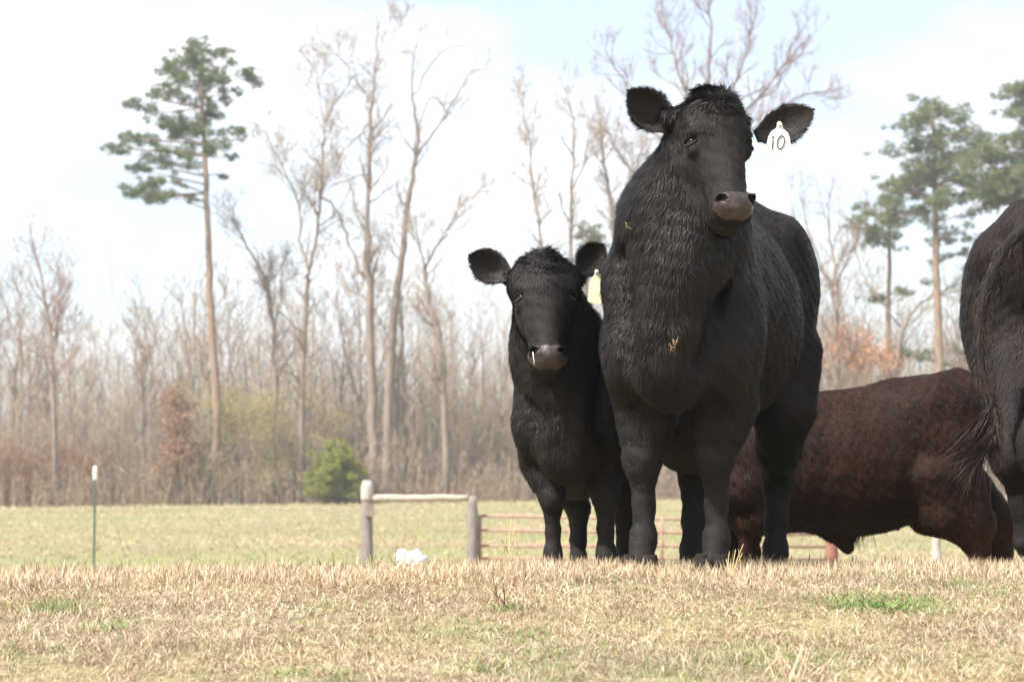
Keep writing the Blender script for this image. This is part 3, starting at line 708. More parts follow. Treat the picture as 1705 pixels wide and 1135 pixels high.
def tree_parts(root, trunks, acc, barkm, twigm, origin):
    """trunk mesh (main stems) and crown mesh (everything finer)"""
    org = np.asarray(origin)
    big = [tube(q - org, w, 8 if w[0] > .1 else 6) for q, w in trunks]; big += [tube(q - org, w, 5) for q, w, l in acc if l == 0 and w[0] > .045]
    v, f = join(big); mesh_obj('trunk', v, f, M[barkm], root)
    P0, P1, R0, R1 = [], [], [], []
    for q, w, l in acc:
        if l == 0 and w[0] > .045: continue
        P0.append(q[:-1]); P1.append(q[1:]); R0.append(w[:-1]); R1.append(w[1:])
    if P0:
        v, f = segs_mesh(np.concatenate(P0) - org, np.concatenate(P1) - org, np.concatenate(R0), np.concatenate(R1), 3)
        o = mesh_obj('crown', v, f, M[twigm], root)
        return o
def leaf_cloud(pts, size, rs, per=1, spread=.2):
    """little leaf faces about points"""
    p = np.repeat(pts, per, axis=0) + rs.normal(0, spread, (len(pts) * per, 3)); n = len(p)
    a = rs.normal(size=(n, 3)); a /= np.linalg.norm(a, axis=1, keepdims=True); b = np.cross(a, rs.normal(size=(n, 3))); b /= np.linalg.norm(b, axis=1, keepdims=True)
    s = size * rs.uniform(.6, 1.3, (n, 1))
    V = np.stack([p - a * s, p + b * s * .5, p + a * s, p - b * s * .5], 1).reshape(-1, 3)
    return V, (np.arange(n) * 4)[:, None] + np.array([[0, 1, 2, 3]])

def painted_tree(name, label, cat, group, Y, stems, seed, barkm='bark_grey', twigm='twig', dens=(2.8, 3.4, 3.6), lenf=(2.7, 1.4, .75), t0=.35, up=.6, buds=3):
    """a tall bare tree: stems are traced limbs [(px, py, width_px), ...] with their own depth wander"""
    rs = np.random.default_rng(seed); pm = Y / F_PX
    x0, y0, _ = stems[0][0]; base = W(x0, 800, Y); bz = float(gz(base[0], Y)); origin = np.array([base[0], Y, bz])
    root = empty(name, origin); tag(root, label, cat, group)
    trunks, acc = [], []
    for si, st in enumerate(stems):
        st = list(st); yo = 0 if si == 0 else rs.uniform(-1.5, 1.5)
        P = []; R = []
        for q, (px, py, w) in enumerate(st):
            f = q / (len(st) - 1); p = W(px, py, Y + (yo * f + .5 * math.sin(q * 1.7 + seed) * (q > 0) if si else .4 * math.sin(q + seed) * (q > 0)))
            P.append(p); R.append(w * .74 * pm / 2)
        if si == 0: P[0] = np.array([P[0][0], Y, bz - .2])
        P, R = np.array(P), np.array(R); t = np.linspace(0, len(P) - 1, (len(P) - 1) * 4 + 1)
        Pd = np.stack([np.interp(t, np.arange(len(P)), P[:, q]) for q in range(3)], 1); Rd = np.interp(t, np.arange(len(P)), R)
        for _ in range(2): Pd[1:-1] = (Pd[:-2] + Pd[2:] + 2 * Pd[1:-1]) / 4
        Pd[1:-1] += rs.normal(0, .05, Pd[1:-1].shape)
        trunks.append((Pd, Rd)); sprout(Pd, Rd, rs, acc, 0, dens, lenf, t0 if si == 0 else .15, up)
    tree_parts(root, trunks, acc, barkm, twigm, origin)
    tips = np.array([q[k] for q, w, l in acc if l >= 1 for k in ((-1,) if l == 1 else (-1, 2))]) - origin
    v, f = leaf_cloud(tips, .042, rs, buds, .16); o = mesh_obj('buds', v, f, M['bud_red'] if twigm == 'twig_red' else M['bud_grey'], root); o['kind'] = 'stuff'

TG = 'tall bare trees of the wood edge'
painted_tree('bare_tree', 'bare tree with a slender forked top, third tall trunk left of the small calf', 'tree', TG, 114,
    [[(500, 833, 15), (503, 700, 14), (507, 560, 12), (512, 470, 10), (514, 452, 9)], [(514, 455, 7), (500, 400, 5), (498, 340, 4.5), (476, 292, 3.5), (460, 250, 2.6), (438, 215, 1.6)],
     [(514, 455, 8), (527, 400, 6.5), (533, 330, 6), (538, 240, 5), (542, 195, 4), (562, 165, 3), (592, 122, 1.6)], [(540, 205, 3), (530, 150, 2.5), (522, 95, 1.2)], [(533, 325, 5), (560, 345, 4.5), (578, 392, 5), (590, 430, 5), (607, 462, 6)]], 31)
painted_tree('bare_tree', 'tallest straight bare trunk rising just left of the wooden post top', 'tree', TG, 113,
    [[(622, 833, 24), (620, 700, 22), (617, 560, 19), (611, 450, 15), (612, 350, 11), (616, 250, 9), (620, 170, 6), (626, 110, 4), (628, 42, 2)], [(618, 205, 4), (590, 235, 3.5), (562, 262, 3), (548, 300, 1.8)],
     [(620, 175, 3), (592, 135, 2.5), (560, 90, 2), (525, 88, 1)], [(615, 290, 4), (580, 300, 2.5), (545, 315, 1.5)], [(624, 125, 3), (648, 80, 2), (660, 45, 1)]], 32)
painted_tree('bare_tree', 'leaning bare tree whose trunk tilts right to a wide forked crown', 'tree', TG, 116,
    [[(642, 833, 22), (648, 640, 20), (655, 520, 18), (668, 430, 15), (677, 360, 12), (686, 300, 11), (697, 243, 9), (695, 210, 6), (684, 150, 4.5), (690, 85, 3), (706, 20, 1.5)],
     [(697, 258, 6), (722, 222, 5), (750, 183, 4.5), (770, 140, 3.5), (792, 112, 2.5), (842, 128, 1)], [(697, 218, 4), (708, 180, 3.5), (718, 155, 3), (748, 190, 2)], [(686, 160, 3), (712, 115, 3), (740, 82, 3), (776, 72, 1.2)]], 33, dens=(1.3, 2.3, 3.0))
painted_tree('bare_tree', 'crooked bare tree forking low into a wide V left of the small calf', 'tree', TG, 112,
    [[(742, 833, 17), (742, 700, 16), (736, 590, 14), (725, 540, 12), (709, 480, 10), (707, 447, 9)], [(707, 450, 5), (700, 415, 4), (684, 378, 2.5), (676, 340, 1.2)], [(707, 450, 7), (726, 412, 6), (746, 384, 5), (762, 348, 3.5), (788, 316, 1.6)]], 34)
painted_tree('bare_tree', 'slim leaning bare tree just right of the big lone pine', 'tree', TG, 117,
    [[(455, 833, 12), (457, 680, 11), (455, 510, 8), (440, 462, 7), (420, 425, 5), (397, 378, 3), (378, 330, 1.5)], [(455, 560, 4), (468, 500, 3), (470, 440, 1.5)]], 35)
painted_tree('bare_tree', 'bare tree with a broad airy crown rising above the big calf', 'tree', TG, 118,
    [[(1188, 833, 24), (1186, 500, 18), (1182, 260, 14), (1178, 150, 12)], [(1180, 230, 8), (1130, 130, 6), (1115, 60, 4), (1100, 5, 2)], [(1178, 150, 8), (1185, 70, 6), (1180, -30, 3)], [(1180, 200, 8), (1232, 130, 6), (1250, 60, 4), (1262, 10, 2)],
     [(1182, 240, 8), (1270, 160, 6), (1310, 100, 4), (1350, 60, 2)], [(1182, 300, 8), (1090, 220, 6), (1045, 150, 4), (1008, 85, 2)], [(1183, 260, 7), (1290, 190, 5), (1340, 155, 3), (1385, 150, 1.5)], [(1183, 330, 6), (1060, 300, 5), (1020, 240, 3), (1000, 190, 1.5)]], 36, twigm='twig_red', dens=(2.6, 3.0, 3.2), buds=5)
painted_tree('bare_tree', 'thin bare tree between the two black calves, leftmost of that group', 'tree', TG, 116, [[(915, 833, 11), (910, 560, 9), (902, 400, 7), (890, 330, 5), (880, 240, 3), (870, 165, 1.5)]], 37)
painted_tree('bare_tree', 'bushy topped bare tree above the small calf\'s ear', 'tree', TG, 114, [[(948, 833, 14), (950, 560, 11), (950, 400, 9), (950, 300, 6), (960, 220, 4), (940, 145, 2)], [(950, 320, 5), (975, 270, 4), (985, 210, 1.5)]], 38, dens=(2.2, 2.6, 3))
painted_tree('bare_tree', 'bare tree partly hidden behind the big calf\'s neck', 'tree', TG, 115, [[(1035, 833, 14), (1030, 560, 11), (1022, 350, 9), (1003, 270, 6), (1000, 200, 2)], [(1022, 350, 6), (1060, 280, 4), (1085, 200, 2)]], 39)
painted_tree('bare_tree', 'pale bare tree behind the brown calf\'s back, nearest the big calf\'s flank', 'tree', TG, 116, [[(1392, 833, 13), (1394, 620, 12), (1393, 480, 9), (1384, 400, 5), (1375, 330, 2)], [(1393, 500, 5), (1350, 400, 4), (1330, 320, 1.5)], [(1393, 480, 5), (1425, 400, 3), (1440, 350, 1.5)]], 40, 'bark_pale', 'twig_red', dens=(2.4, 2.8, 3))
painted_tree('bare_tree', 'bent bare tree arching right, seen over the brown calf\'s back', 'tree', TG, 114, [[(1480, 833, 12), (1488, 620, 10), (1500, 545, 8), (1530, 505, 6), (1580, 480, 4), (1620, 450, 2)], [(1500, 545, 5), (1440, 470, 3), (1420, 400, 1.5)]], 41)
painted_tree('bare_tree', 'bare tree at the left edge of the wood with upright bushy twigs', 'tree', TG, 115, [[(92, 833, 13), (90, 650, 11), (84, 540, 8), (60, 430, 4), (48, 375, 2)], [(88, 600, 5), (100, 500, 4), (96, 430, 1.5)]], 42, twigm='twig_red', dens=(2.6, 3, 3))

# filler trees of the wood: eight shapes, copied
def random_bare(rs, Hh, kind):
    acc = []; trunks = []
    lean = rs.normal(0, .06, 2); nseg = 10; pts = [np.array([0, 0, -.2])]
    for q in range(nseg): pts.append(pts[-1] + np.array([lean[0] + rs.normal(0, .05), lean[1] + rs.normal(0, .05), 1]) * Hh / nseg)
    pts = np.array(pts); rad = np.linspace(.015 * Hh ** .9 * rs.uniform(.7, 1.2), .008, nseg + 1); trunks.append((pts, rad))
    if kind % 2: # forked
        k = rs.integers(4, 7); q, w = limb(pts[k], np.array([rs.uniform(-.5, .5), rs.uniform(-.4, .4), 1]), Hh * (1 - k / 11), rad[k] * .7, .008, rs, 8, .4, .15); trunks.append((q, w))
    for (q, w) in trunks: sprout(q, w, rs, acc, 0, (2.6, 3.2, 3.0), (Hh * .19, Hh * .085, Hh * .045), .3, .9)
    return trunks, acc
protos = []
rs = np.random.default_rng(77)
WG = 'thin bare trees filling the wood'
slots = []
for q in range(150):
    Y = rs.uniform(119, 150); px = -40 + 1800 * ((q + rs.random()) / 150)
    slots.append((px, Y))
rs.shuffle(slots)
adj = ['thin', 'slender', 'upright', 'leaning', 'twiggy', 'spindly', 'tall thin', 'short thin']
for q, (px, Y) in enumerate(slots):
    x = (px - CX) / F_PX * Y; loc = (x, Y, float(gz(x, Y)))
    topy = np.interp(px, [0, 60, 130, 200, 300, 420, 520, 640, 760, 860, 1000, 1300, 1420, 1500, 1700], [470, 430, 520, 540, 470, 480, 500, 430, 520, 520, 500, 420, 430, 520, 430]) + rs.uniform(-25, 90)
    Hh = (790 - topy) / F_PX * Y + 1.5
    lab = 'thin bare tree among many alike in the grey wood'
    if q < 8:
        root = empty('wood_tree', loc, 0); tag(root, lab, 'tree', WG)
        trunks, acc = random_bare(rs, 10.0, q); tree_parts(root, trunks, acc, ['bark_grey', 'bark_pale'][q % 2], ['twig', 'twig', 'twig_red'][q % 3], (0, 0, 0)); root.scale = (Hh / 10,) * 3; protos.append(root)
    else: link_copy(protos[rs.integers(0, 8)], loc, rs.uniform(0, 6.28), None, Hh / 10)

# ------------------------------------------------------------------ undergrowth that reads as one mass
def thicket(name, label_kind, n, xr, yr, hr, seed, mt, wid=.022, twigs=9):
    rs = np.random.default_rng(seed)
    y = rs.uniform(*yr, n); x = rs.uniform(-1, 1, n) * (y * .27 + 3) if xr is None else rs.uniform(*xr, n)
    px = x / y * F_PX + CX
    h = rs.uniform(*hr, n) * (.85 + .25 * patchnoise(x, y, .35, seed))
    b = np.stack([x, y, gz(x, y)], 1); d = np.stack([rs.normal(0, .12, n), rs.normal(0, .12, n), np.ones(n)], 1)
    P0, P1, R0, R1 = [], [], [], []; T0, T1 = [], []
    p = b; w = wid * rs.uniform(.5, 1.7, n)
    for s in range(3):
        q = p + (d + rs.normal(0, .07, (n, 3))) * (h / 3)[:, None]
        P0.append(p); P1.append(q); R0.append(w * (1 - s * .3)); R1.append(w * (.7 - s * .3) + .003)
        for _ in range(twigs // 3):
            t = rs.random((n, 1)); tp = p * (1 - t) + q * t; dd = rs.normal(0, .55, (n, 3)); dd[:, 2] = np.abs(dd[:, 2]) + .35
            L = h[:, None] * rs.uniform(.08, .24, (n, 1)); T0.append(tp); T1.append(tp + dd * L)
        p = q
    T0, T1 = np.concatenate(T0), np.concatenate(T1); sd = np.cross(T1 - T0, rs.normal(size=T0.shape)); sd *= .013 / np.linalg.norm(sd, axis=1, keepdims=True)
    tv = np.stack([T0 - sd, T0 + sd, T1 + sd * .6, T1 - sd * .6], 1).reshape(-1, 3)
    v, f = join([segs_mesh(np.concatenate(P0), np.concatenate(P1), np.concatenate(R0), np.concatenate(R1), 3), (tv, (np.arange(len(T0)) * 4)[:, None] + np.array([[0, 1, 2, 3]]))])
    return tag(mesh_obj(name, v, f, M[mt]), kind='stuff')
thicket('undergrowth', None, 7000, None, (118, 150), (4.6, 8.4), 51, 'twig', .026, 9)
thicket('far_wood', None, 2300, None, (126, 172), (9.0, 15.5), 57, 'twig', .030, 18)
thicket('undergrowth', None, 2600, None, (116.5, 124), (2.0, 5.4), 52, 'twig', .022, 12)
thicket('undergrowth', None, 1500, None, (111, 112.6), (.9, 3.4), 58, 'twig', .014, 12)
thicket('brambles', None, 1500, (-36, -24), (114.5, 121), (1.2, 4.6), 53, 'bramble', .016, 15)
thicket('brambles', None, 2200, None, (114.2, 117.5), (.5, 1.5), 54, 'bramble', .012, 15)

# ------------------------------------------------------------------ pines
def needles(blobs, rs, per, length, wid):
    """blobs: (centre, radius); needle tufts through an uneven volume"""
    Vs = []
    for c, rad in blobs:
        n = int(per * (rad / .5) ** 1.8)
        p = rs.normal(size=(n, 3)); p /= np.linalg.norm(p, axis=1, keepdims=True); p = c + p * rad * np.array([1, 1, .62]) * rs.random((n, 1)) ** .45
        tufts = np.repeat(p, 9, axis=0); m = len(tufts)
        d = rs.normal(size=(m, 3)); d[:, 2] = d[:, 2] * .7 + .45; d /= np.linalg.norm(d, axis=1, keepdims=True)
        s = np.cross(d, rs.normal(size=(m, 3))); s /= np.linalg.norm(s, axis=1, keepdims=True)
        L = length * rs.uniform(.6, 1.2, (m, 1)); Vs.append(np.stack([tufts - s * wid, tufts + s * wid, tufts + d * L], 1).reshape(-1, 3))
    V = np.concatenate(Vs); return V, np.arange(len(V)).reshape(-1, 3)
def pine(name, label, Y, trunk, blobs, seed, needlem, group=None, per=60, depth=1.3, nl=.26, nw=.017, stub=6):
    rs = np.random.default_rng(seed); pm = Y / F_PX
    x0 = (trunk[0][0] - CX) * pm; origin = np.array([x0, Y, float(gz(x0, Y))]); root = empty(name, origin); tag(root, label, 'tree', group)
    P = np.array([W(px, py, Y) for px, py, w in trunk]); P[0] = origin - [0, 0, .2]; R = np.array([w * pm / 2 for _, _, w in trunk])
    t = np.linspace(0, len(P) - 1, (len(P) - 1) * 5 + 1); Pd = np.stack([np.interp(t, np.arange(len(P)), P[:, q]) for q in range(3)], 1); Rd = np.interp(t, np.arange(len(P)), R)
    Pd[1:-1] += rs.normal(0, .03, Pd[1:-1].shape)
    v, f = tube(Pd - origin, Rd, 10); mesh_obj('trunk', v, f, M['bark_pine'], root)
    BL, acc = [], []
    for (px, py, r_) in blobs:
        dy = rs.normal(0, depth); c = W(px, py, Y + dy); rad = r_ * pm * 1.55; BL.append((c - origin, rad))
        for _ in range(4):
            c2 = c + rs.normal(0, rad * .85, 3) * [1, 1, .5]; BL.append((c2 - origin, rad * rs.uniform(.35, .7)))
        tz = min(c[2] - rs.uniform(.1, .9), Pd[-1][2] - .1); k = int(np.argmin(np.abs(Pd[:, 2] - tz))); s = Pd[k]
        mid = s * .45 + c * .55 + np.array([0, 0, rs.uniform(-.15, .3)]); q = np.array([s, s * .7 + mid * .3, mid, mid * .5 + c * .5, c])
        L = np.linalg.norm(c - s); acc.append((q, np.linspace(.02 + .012 * L, .012, 5), 1)); sprout(q, np.linspace(.03, .01, 5), rs, acc, 1, (0, 1.6, 2), (0, .7, .3), .4, .2, lmax=2)
    for _ in range(stub):
        k = rs.integers(len(Pd) // 3, len(Pd)); d = rs.normal(size=3); d[2] = .1; q, w = limb(Pd[k], d, rs.uniform(.4, 1.2), .02, .006, rs, 4); acc.append((q, w, 1))
    v, f = segs_mesh(np.concatenate([q[:-1] for q, _, _ in acc]) - origin, np.concatenate([q[1:] for q, _, _ in acc]) - origin, np.concatenate([w[:-1] for _, w, _ in acc]), np.concatenate([w[1:] for _, w, _ in acc]), 4)
    mesh_obj('branches', v, f, M['bark_pine'], root)
    v, f = needles(BL, rs, per * .95, nl * .9, nw); o = mesh_obj('foliage', v, f, M[needlem], root)
    return root
big = [(331, 81, 14), (309, 100, 16), (328, 112, 20), (369, 91, 10), (385, 107, 7), (413, 124, 15), (286, 122, 14), (269, 151, 13), (296, 138, 15), (353, 132, 14), (334, 143, 14), (372, 135, 8), (394, 151, 8), (375, 167, 9), (309, 167, 12),
       (347, 189, 16), (223, 175, 12), (252, 186, 10), (277, 205, 14), (299, 205, 16), (315, 218, 18), (337, 218, 14), (293, 227, 12), (210, 227, 10), (232, 235, 11), (252, 238, 9), (204, 250, 12), (188, 243, 7), (277, 250, 8), (302, 259, 10),
       (321, 275, 12), (350, 246, 14), (372, 237, 11), (399, 222, 12), (245, 265, 9), (274, 272, 13), (223, 281, 10), (242, 283, 7), (223, 319, 14), (245, 322, 14), (267, 326, 13), (286, 326, 10), (261, 303, 10), (293, 303, 7), (315, 332, 7), (385, 262, 7), (372, 294, 6), (325, 95, 14), (340, 165, 10)]
pine('lone_pine', 'tall lone pine with a lopsided dark green crown, standing left above the wood', 113, [(364, 833, 17), (358, 640, 14), (350, 480, 12), (345, 350, 10), (342, 280, 9), (336, 180, 7), (331, 90, 4)], big, 61, 'needle', per=44)
rs = np.random.default_rng(9)
def scatter(cx, cy, rx, ry, n, r0, r1, shape=lambda u: 1):
    o = []
    while len(o) < n:
        a, b = rs.uniform(-1, 1, 2)
        if a * a + b * b < 1: o.append((cx + a * rx * shape(b), cy + b * ry, rs.uniform(r0, r1)))
    return o
PG = 'pines on the right of the wood'
pine('pine_tree', 'round crowned pine with a straight tan trunk, between big calf and right edge cow', 112, [(1564, 833, 16), (1563, 600, 14), (1558, 400, 11), (1556, 250, 8), (1553, 165, 4)],
     [(1550, 172, 12), (1535, 192, 13), (1570, 190, 13)] + scatter(1556, 262, 80, 92, 56, 8, 15) + scatter(1590, 400, 45, 60, 9, 7, 11) + scatter(1500, 300, 25, 25, 5, 10, 14) + [(1556, 335, 13), (1530, 320, 12), (1590, 385, 8), (1580, 400, 9), (1545, 470, 7)], 62, 'needle_dull', PG, per=30, stub=14)
pine('pine_tree', 'small thin pine with three sparse tufts, left of the round crowned pine', 116, [(1476, 833, 11), (1478, 600, 9), (1480, 450, 7), (1482, 350, 4)],
     scatter(1480, 365, 62, 38, 22, 8, 13) + scatter(1466, 395, 30, 14, 5, 8, 12) + scatter(1468, 498, 14, 8, 3, 7, 10) + scatter(1500, 492, 14, 8, 3, 7, 10), 63, 'needle_dull', PG, per=30)
pine('pine_tree', 'pine reaching up at the right edge of the picture behind the cow', 110, [(1722, 833, 17), (1720, 500, 13), (1716, 250, 9), (1712, 110, 4)],
     scatter(1715, 170, 45, 40, 12, 10, 17) + scatter(1690, 275, 75, 55, 36, 10, 18) + scatter(1665, 325, 45, 25, 10, 10, 16) + scatter(1740, 330, 50, 50, 10, 10, 16), 64, 'needle_dull', PG, per=36)
pine('pine_tree', 'low pine bough in the gap between the round crowned pine and the brown calf\'s rump', 117, [(1640, 833, 10), (1638, 650, 8), (1636, 500, 5), (1634, 430, 3)], scatter(1632, 470, 30, 60, 10, 7, 11) + scatter(1640, 700, 30, 60, 12, 12, 20) + scatter(1510, 592, 30, 10, 6, 8, 12), 65, 'needle_dull', PG, per=30)
pine('pine_tree', 'grey green pine top peeping out beside the small calf\'s right ear', 120, [(978, 833, 10), (978, 600, 8), (977, 390, 4)], scatter(976, 392, 22, 28, 8, 7, 11), 66, 'needle_dull', PG, per=30)
# young bright pine bush in front of the wood
pine('young_pine', 'bright green young pine bush at the wood edge left of the wooden post', 110, [(560, 830, 6), (561, 780, 5), (563, 735, 3)],
     [(563, 738, 10), (556, 752, 12), (570, 756, 12)] + scatter(560, 785, 34, 32, 26, 8, 13, lambda b: .55 + .5 * (b + 1) / 2) + scatter(556, 812, 42, 12, 12, 10, 14), 67, 'needle_bright', per=80, depth=.6, nl=.2, nw=.016, stub=0)

# ------------------------------------------------------------------ shrubs and leafy small trees
def shrub(name, label, cat, Y, px, blobs, seed, leafm, dens_pts=34, size=.09, stemm='twig', stems=16):
    rs2 = np.random.default_rng(seed); pm = Y / F_PX; x0 = (px - CX) * pm; origin = np.array([x0, Y, float(gz(x0, Y))]); root = empty(name, origin); tag(root, label, cat)
    acc, LP = [], []
    for (bx, by, r_) in blobs:
        c = W(bx, by, Y + rs2.normal(0, 1.2)) ; rad = r_ * pm
        for _ in range(2):
            s = origin + np.array([rs2.normal(0, .4), rs2.normal(0, .4), 0]); s = s if abs(c[0] - s[0]) < 3 else np.array([c[0] + rs2.normal(0, .5), Y, origin[2]])
            e_ = c + rs2.normal(0, rad * .5, 3); mid = s * .5 + e_ * .5 + rs2.normal(0, .2, 3); q = np.array([s, mid, e_]); acc.append((q, np.array([.035, .022, .008]), 1))
            sprout(q, np.array([.03, .02, .008]), rs2, acc, 1, (0, 2.5, 3), (0, .9, .4), .35, .7, lmax=3)
        n = int(dens_pts * (rad / .5) ** 2); d = rs2.normal(size=(n, 3)); d /= np.linalg.norm(d, axis=1, keepdims=True); LP.append(c + d * rad * rs2.random((n, 1)) ** .5)
    v, f = segs_mesh(np.concatenate([q[:-1] for q, _, _ in acc]) - origin, np.concatenate([q[1:] for q, _, _ in acc]) - origin, np.concatenate([w[:-1] for _, w, _ in acc]), np.concatenate([w[1:] for _, w, _ in acc]), 3)
    mesh_obj('stems', v, f, M[stemm], root); v, f = leaf_cloud(np.concatenate(LP) - origin, size, rs2, 2, .12); mesh_obj('foliage', v, f, M[leafm], root)
shrub('leafy_tree', 'small tree still holding orange brown leaves behind the brown calf\'s back', 'tree', 115, 1415, scatter(1420, 592, 70, 32, 16, 18, 26) + scatter(1390, 545, 25, 15, 3, 12, 16), 71, 'leaf_tan', 34)
shrub('brown_shrub', 'tall rusty brown shrub with leaves clinging, in front of the grey wood', 'shrub', 113.5, 300, scatter(302, 690, 24, 45, 12, 16, 24) + scatter(305, 780, 42, 45, 18, 16, 26), 72, 'bramble', 40, .10, 'bramble')
shrub('budding_shrub', 'wide olive green budding shrub right of the rusty brown one', 'shrub', 114, 400, scatter(400, 700, 75, 50, 30, 22, 34) + scatter(400, 785, 80, 32, 20, 22, 30), 73, 'leaf_olive', 60, .045)
shrub('budding_shrub', 'thin yellowish budding shrub around the base of the forked bare tree', 'shrub', 115, 500, scatter(505, 700, 85, 45, 26, 20, 30) + scatter(490, 780, 60, 34, 14, 18, 26), 74, 'leaf_olive', 45, .04)

# ================================================================== fence pieces in the field
M['post_wood'] = mat('weathered_post_wood', (0.30, 0.27, 0.24), 0.9, 0.15, noise=[(9, (6, 6, .5), (0.16, 0.135, 0.12), .4, .68)], bump=(18, (6, 6, .5), .8, .01))
M['post_top'] = mat('pale_post_wood', (0.46, 0.42, 0.38), 0.9, 0.15, noise=[(9, (4, 4, .6), (0.38, 0.33, 0.28), .4, .7)])  # paler than the shaft: top sleeve of the tall post, and the pale post
M['rail_wood'] = mat('bleached_rail', (0.50, 0.45, 0.37), 0.85, 0.15, noise=[(7, (.5, 5, 5), (0.42, 0.34, 0.24), .45, .7)], bump=(16, (.5, 6, 6), .8, .01))
M['gate_red'] = mat('faded_red_gate_paint', (0.33, 0.18, 0.135), 0.7, 0.3, noise=[(6, None, (0.42, 0.31, 0.23), .42, .7)])
M['tpost'] = mat('green_steel_post', (0.10, 0.17, 0.12), 0.55, 0.4, noise=[(8, None, (0.06, 0.10, 0.075), .4, .7)])
M['white_cap'] = mat('white_cap', (0.80, 0.78, 0.74), 0.5, 0.3)
M['wire'] = mat('galvanised_wire', (0.35, 0.34, 0.32), 0.5, 0.4)
def round_post(name, label, px, Y, toppx, wpx, mt, lean=0.0, group=None, capm=None):
    pm = Y / F_PX; x = (px - CX) * pm; z0 = float(gz(x, Y)); top = W(px, toppx, Y)[2]; h = top - z0; r_ = wpx * pm / 2
    root = empty(name, (x, Y, z0)); tag(root, label, 'fence post', group); rs3 = np.random.default_rng(int(px))
    zs = np.linspace(-.3, h, 14); pts = np.stack([lean * zs + rs3.normal(0, .004, 14), rs3.normal(0, .004, 14), zs], 1); rad = r_ * (1.04 - .08 * np.linspace(0, 1, 14)) + rs3.normal(0, .003, 14); rad[-1] *= .82
    v, f = tube(pts, rad, 14); mesh_obj('shaft', v, f, M[mt], root)
    if capm:
        pts = np.stack([lean * np.linspace(h - .27, h, 6), np.zeros(6), np.linspace(h - .27, h, 6)], 1); pts[-1, 2] += .03; v, f = tube(pts, [r_ * 1.07, r_ * 1.08, r_ * 1.07, r_ * 1.07, r_ * 1.03, r_ * .7], 14); mesh_obj('pale_top', v, f, M[capm], root)
    return root
p1 = round_post('wooden_post', 'taller grey wooden post with a pale top, left end of the brace', 612, 29, 803, 20, 'post_wood', 0.0, 'posts of the wooden brace', 'post_top')
p2 = round_post('wooden_post', 'shorter grey wooden post beside the red gate, right end of the brace', 787, 29, 826, 19, 'post_wood', 0.0, 'posts of the wooden brace')
a, b = W(620, 829, 29), W(780, 828, 29); n_ = 12
pts = np.stack([np.interp(np.linspace(0, 1, n_), [0, 1], [a[q], b[q]]) for q in range(3)], 1); pts[1:-1, 2] += RNG.normal(0, .006, n_ - 2)
v, f = tube(pts - pts[0], np.linspace(.052, .046, n_) + RNG.normal(0, .003, n_), 12); rl = mesh_obj('brace_rail', v, f, M['rail_wood'], None, loc=pts[0]); tag(rl, 'pale round wooden rail lying level between the two grey posts', 'rail')
v, f = box((0, 0, 0), (.13, .05, .19)); lt = mesh_obj('dark_block', v + np.array([.05, -.115, 0]), f, M['bark_grey'], p1, smooth=False, loc=(0, 0, W(612, 848, 29)[2] - p1.location.z))  # small dark block on the post, right of centre just below the rail
# tube gate
Yg = 29.1; gl, gr_ = W(799, 858, Yg), W(1388, 868, Yg)
groot = empty('metal_gate', (gl[0], Yg, float(gz(gl[0], Yg)))); tag(groot, 'faded red metal tube gate in the field behind the calves', 'gate'); go = np.array(groot.location)
for (yl, yr_) in [(858, 868), (882, 890), (908, 910), (929, 931), (952, 953)]:
    A_, B_ = W(799, yl, Yg), W(1388, yr_, Yg); v, f = tube(np.array([A_, (A_ + B_) / 2, B_]) - go, [.021] * 3, 8); mesh_obj('gate_bar', v, f, M['gate_red'], groot)
for px, top, w_ in [(799, 858, .030), (950, 860, .018), (1102, 862, .018), (1245, 865, .018), (1388, 868, .03)]:
    A_, B_ = W(px, top - 1, Yg - .03), W(px, 956, Yg - .03); v, f = tube(np.array([A_, (A_ + B_) / 2, B_]) - go, [w_] * 3, 8); mesh_obj('gate_upright', v, f, M['gate_red'], groot)
M['red_post'] = mat('red_painted_post', (0.24, 0.10, 0.07), 0.8, 0.2, noise=[(5, None, (0.30, 0.18, 0.13), .45, .7)])
round_post('red_post', 'thick red post under the brown calf\'s belly, far end of the gate', 1383, 28.6, 872, 21, 'red_post')
round_post('pale_post', 'pale grey post standing in the field between the brown calf\'s legs', 1556, 33, 882, 15, 'post_top')
# T post with white cap
Yt = 27; x = (160 - CX) * Yt / F_PX; z0 = float(gz(x, Yt)); top = W(162, 793, Yt)[2]
root = empty('steel_post', (x, Yt, z0)); tag(root, 'thin green steel fence post with a white cap, far left of the field', 'fence post')
v1 = box((0, 0, (top - z0) / 2 - .1), (.034, .006, top - z0 + .2)); v2 = box((0, .018, (top - z0) / 2 - .1), (.006, .029, top - z0 + .2)); studs = [box((0, -.009, zz), (.012, .012, .02)) for zz in np.arange(.2, top - z0 - .1, .055)]
v, f = join([v1, v2] + studs); mesh_obj('shaft', v, f, M['tpost'], root, smooth=False)
v, f = tube(np.array([[0, .004, h_] for h_ in (top - z0 - .05, top - z0 - .04, top - z0 + .05, top - z0 + .12, top - z0 + .14)]), [.024, .029, .030, .027, .016], 12); mesh_obj('cap', v, f, M['white_cap'], root)

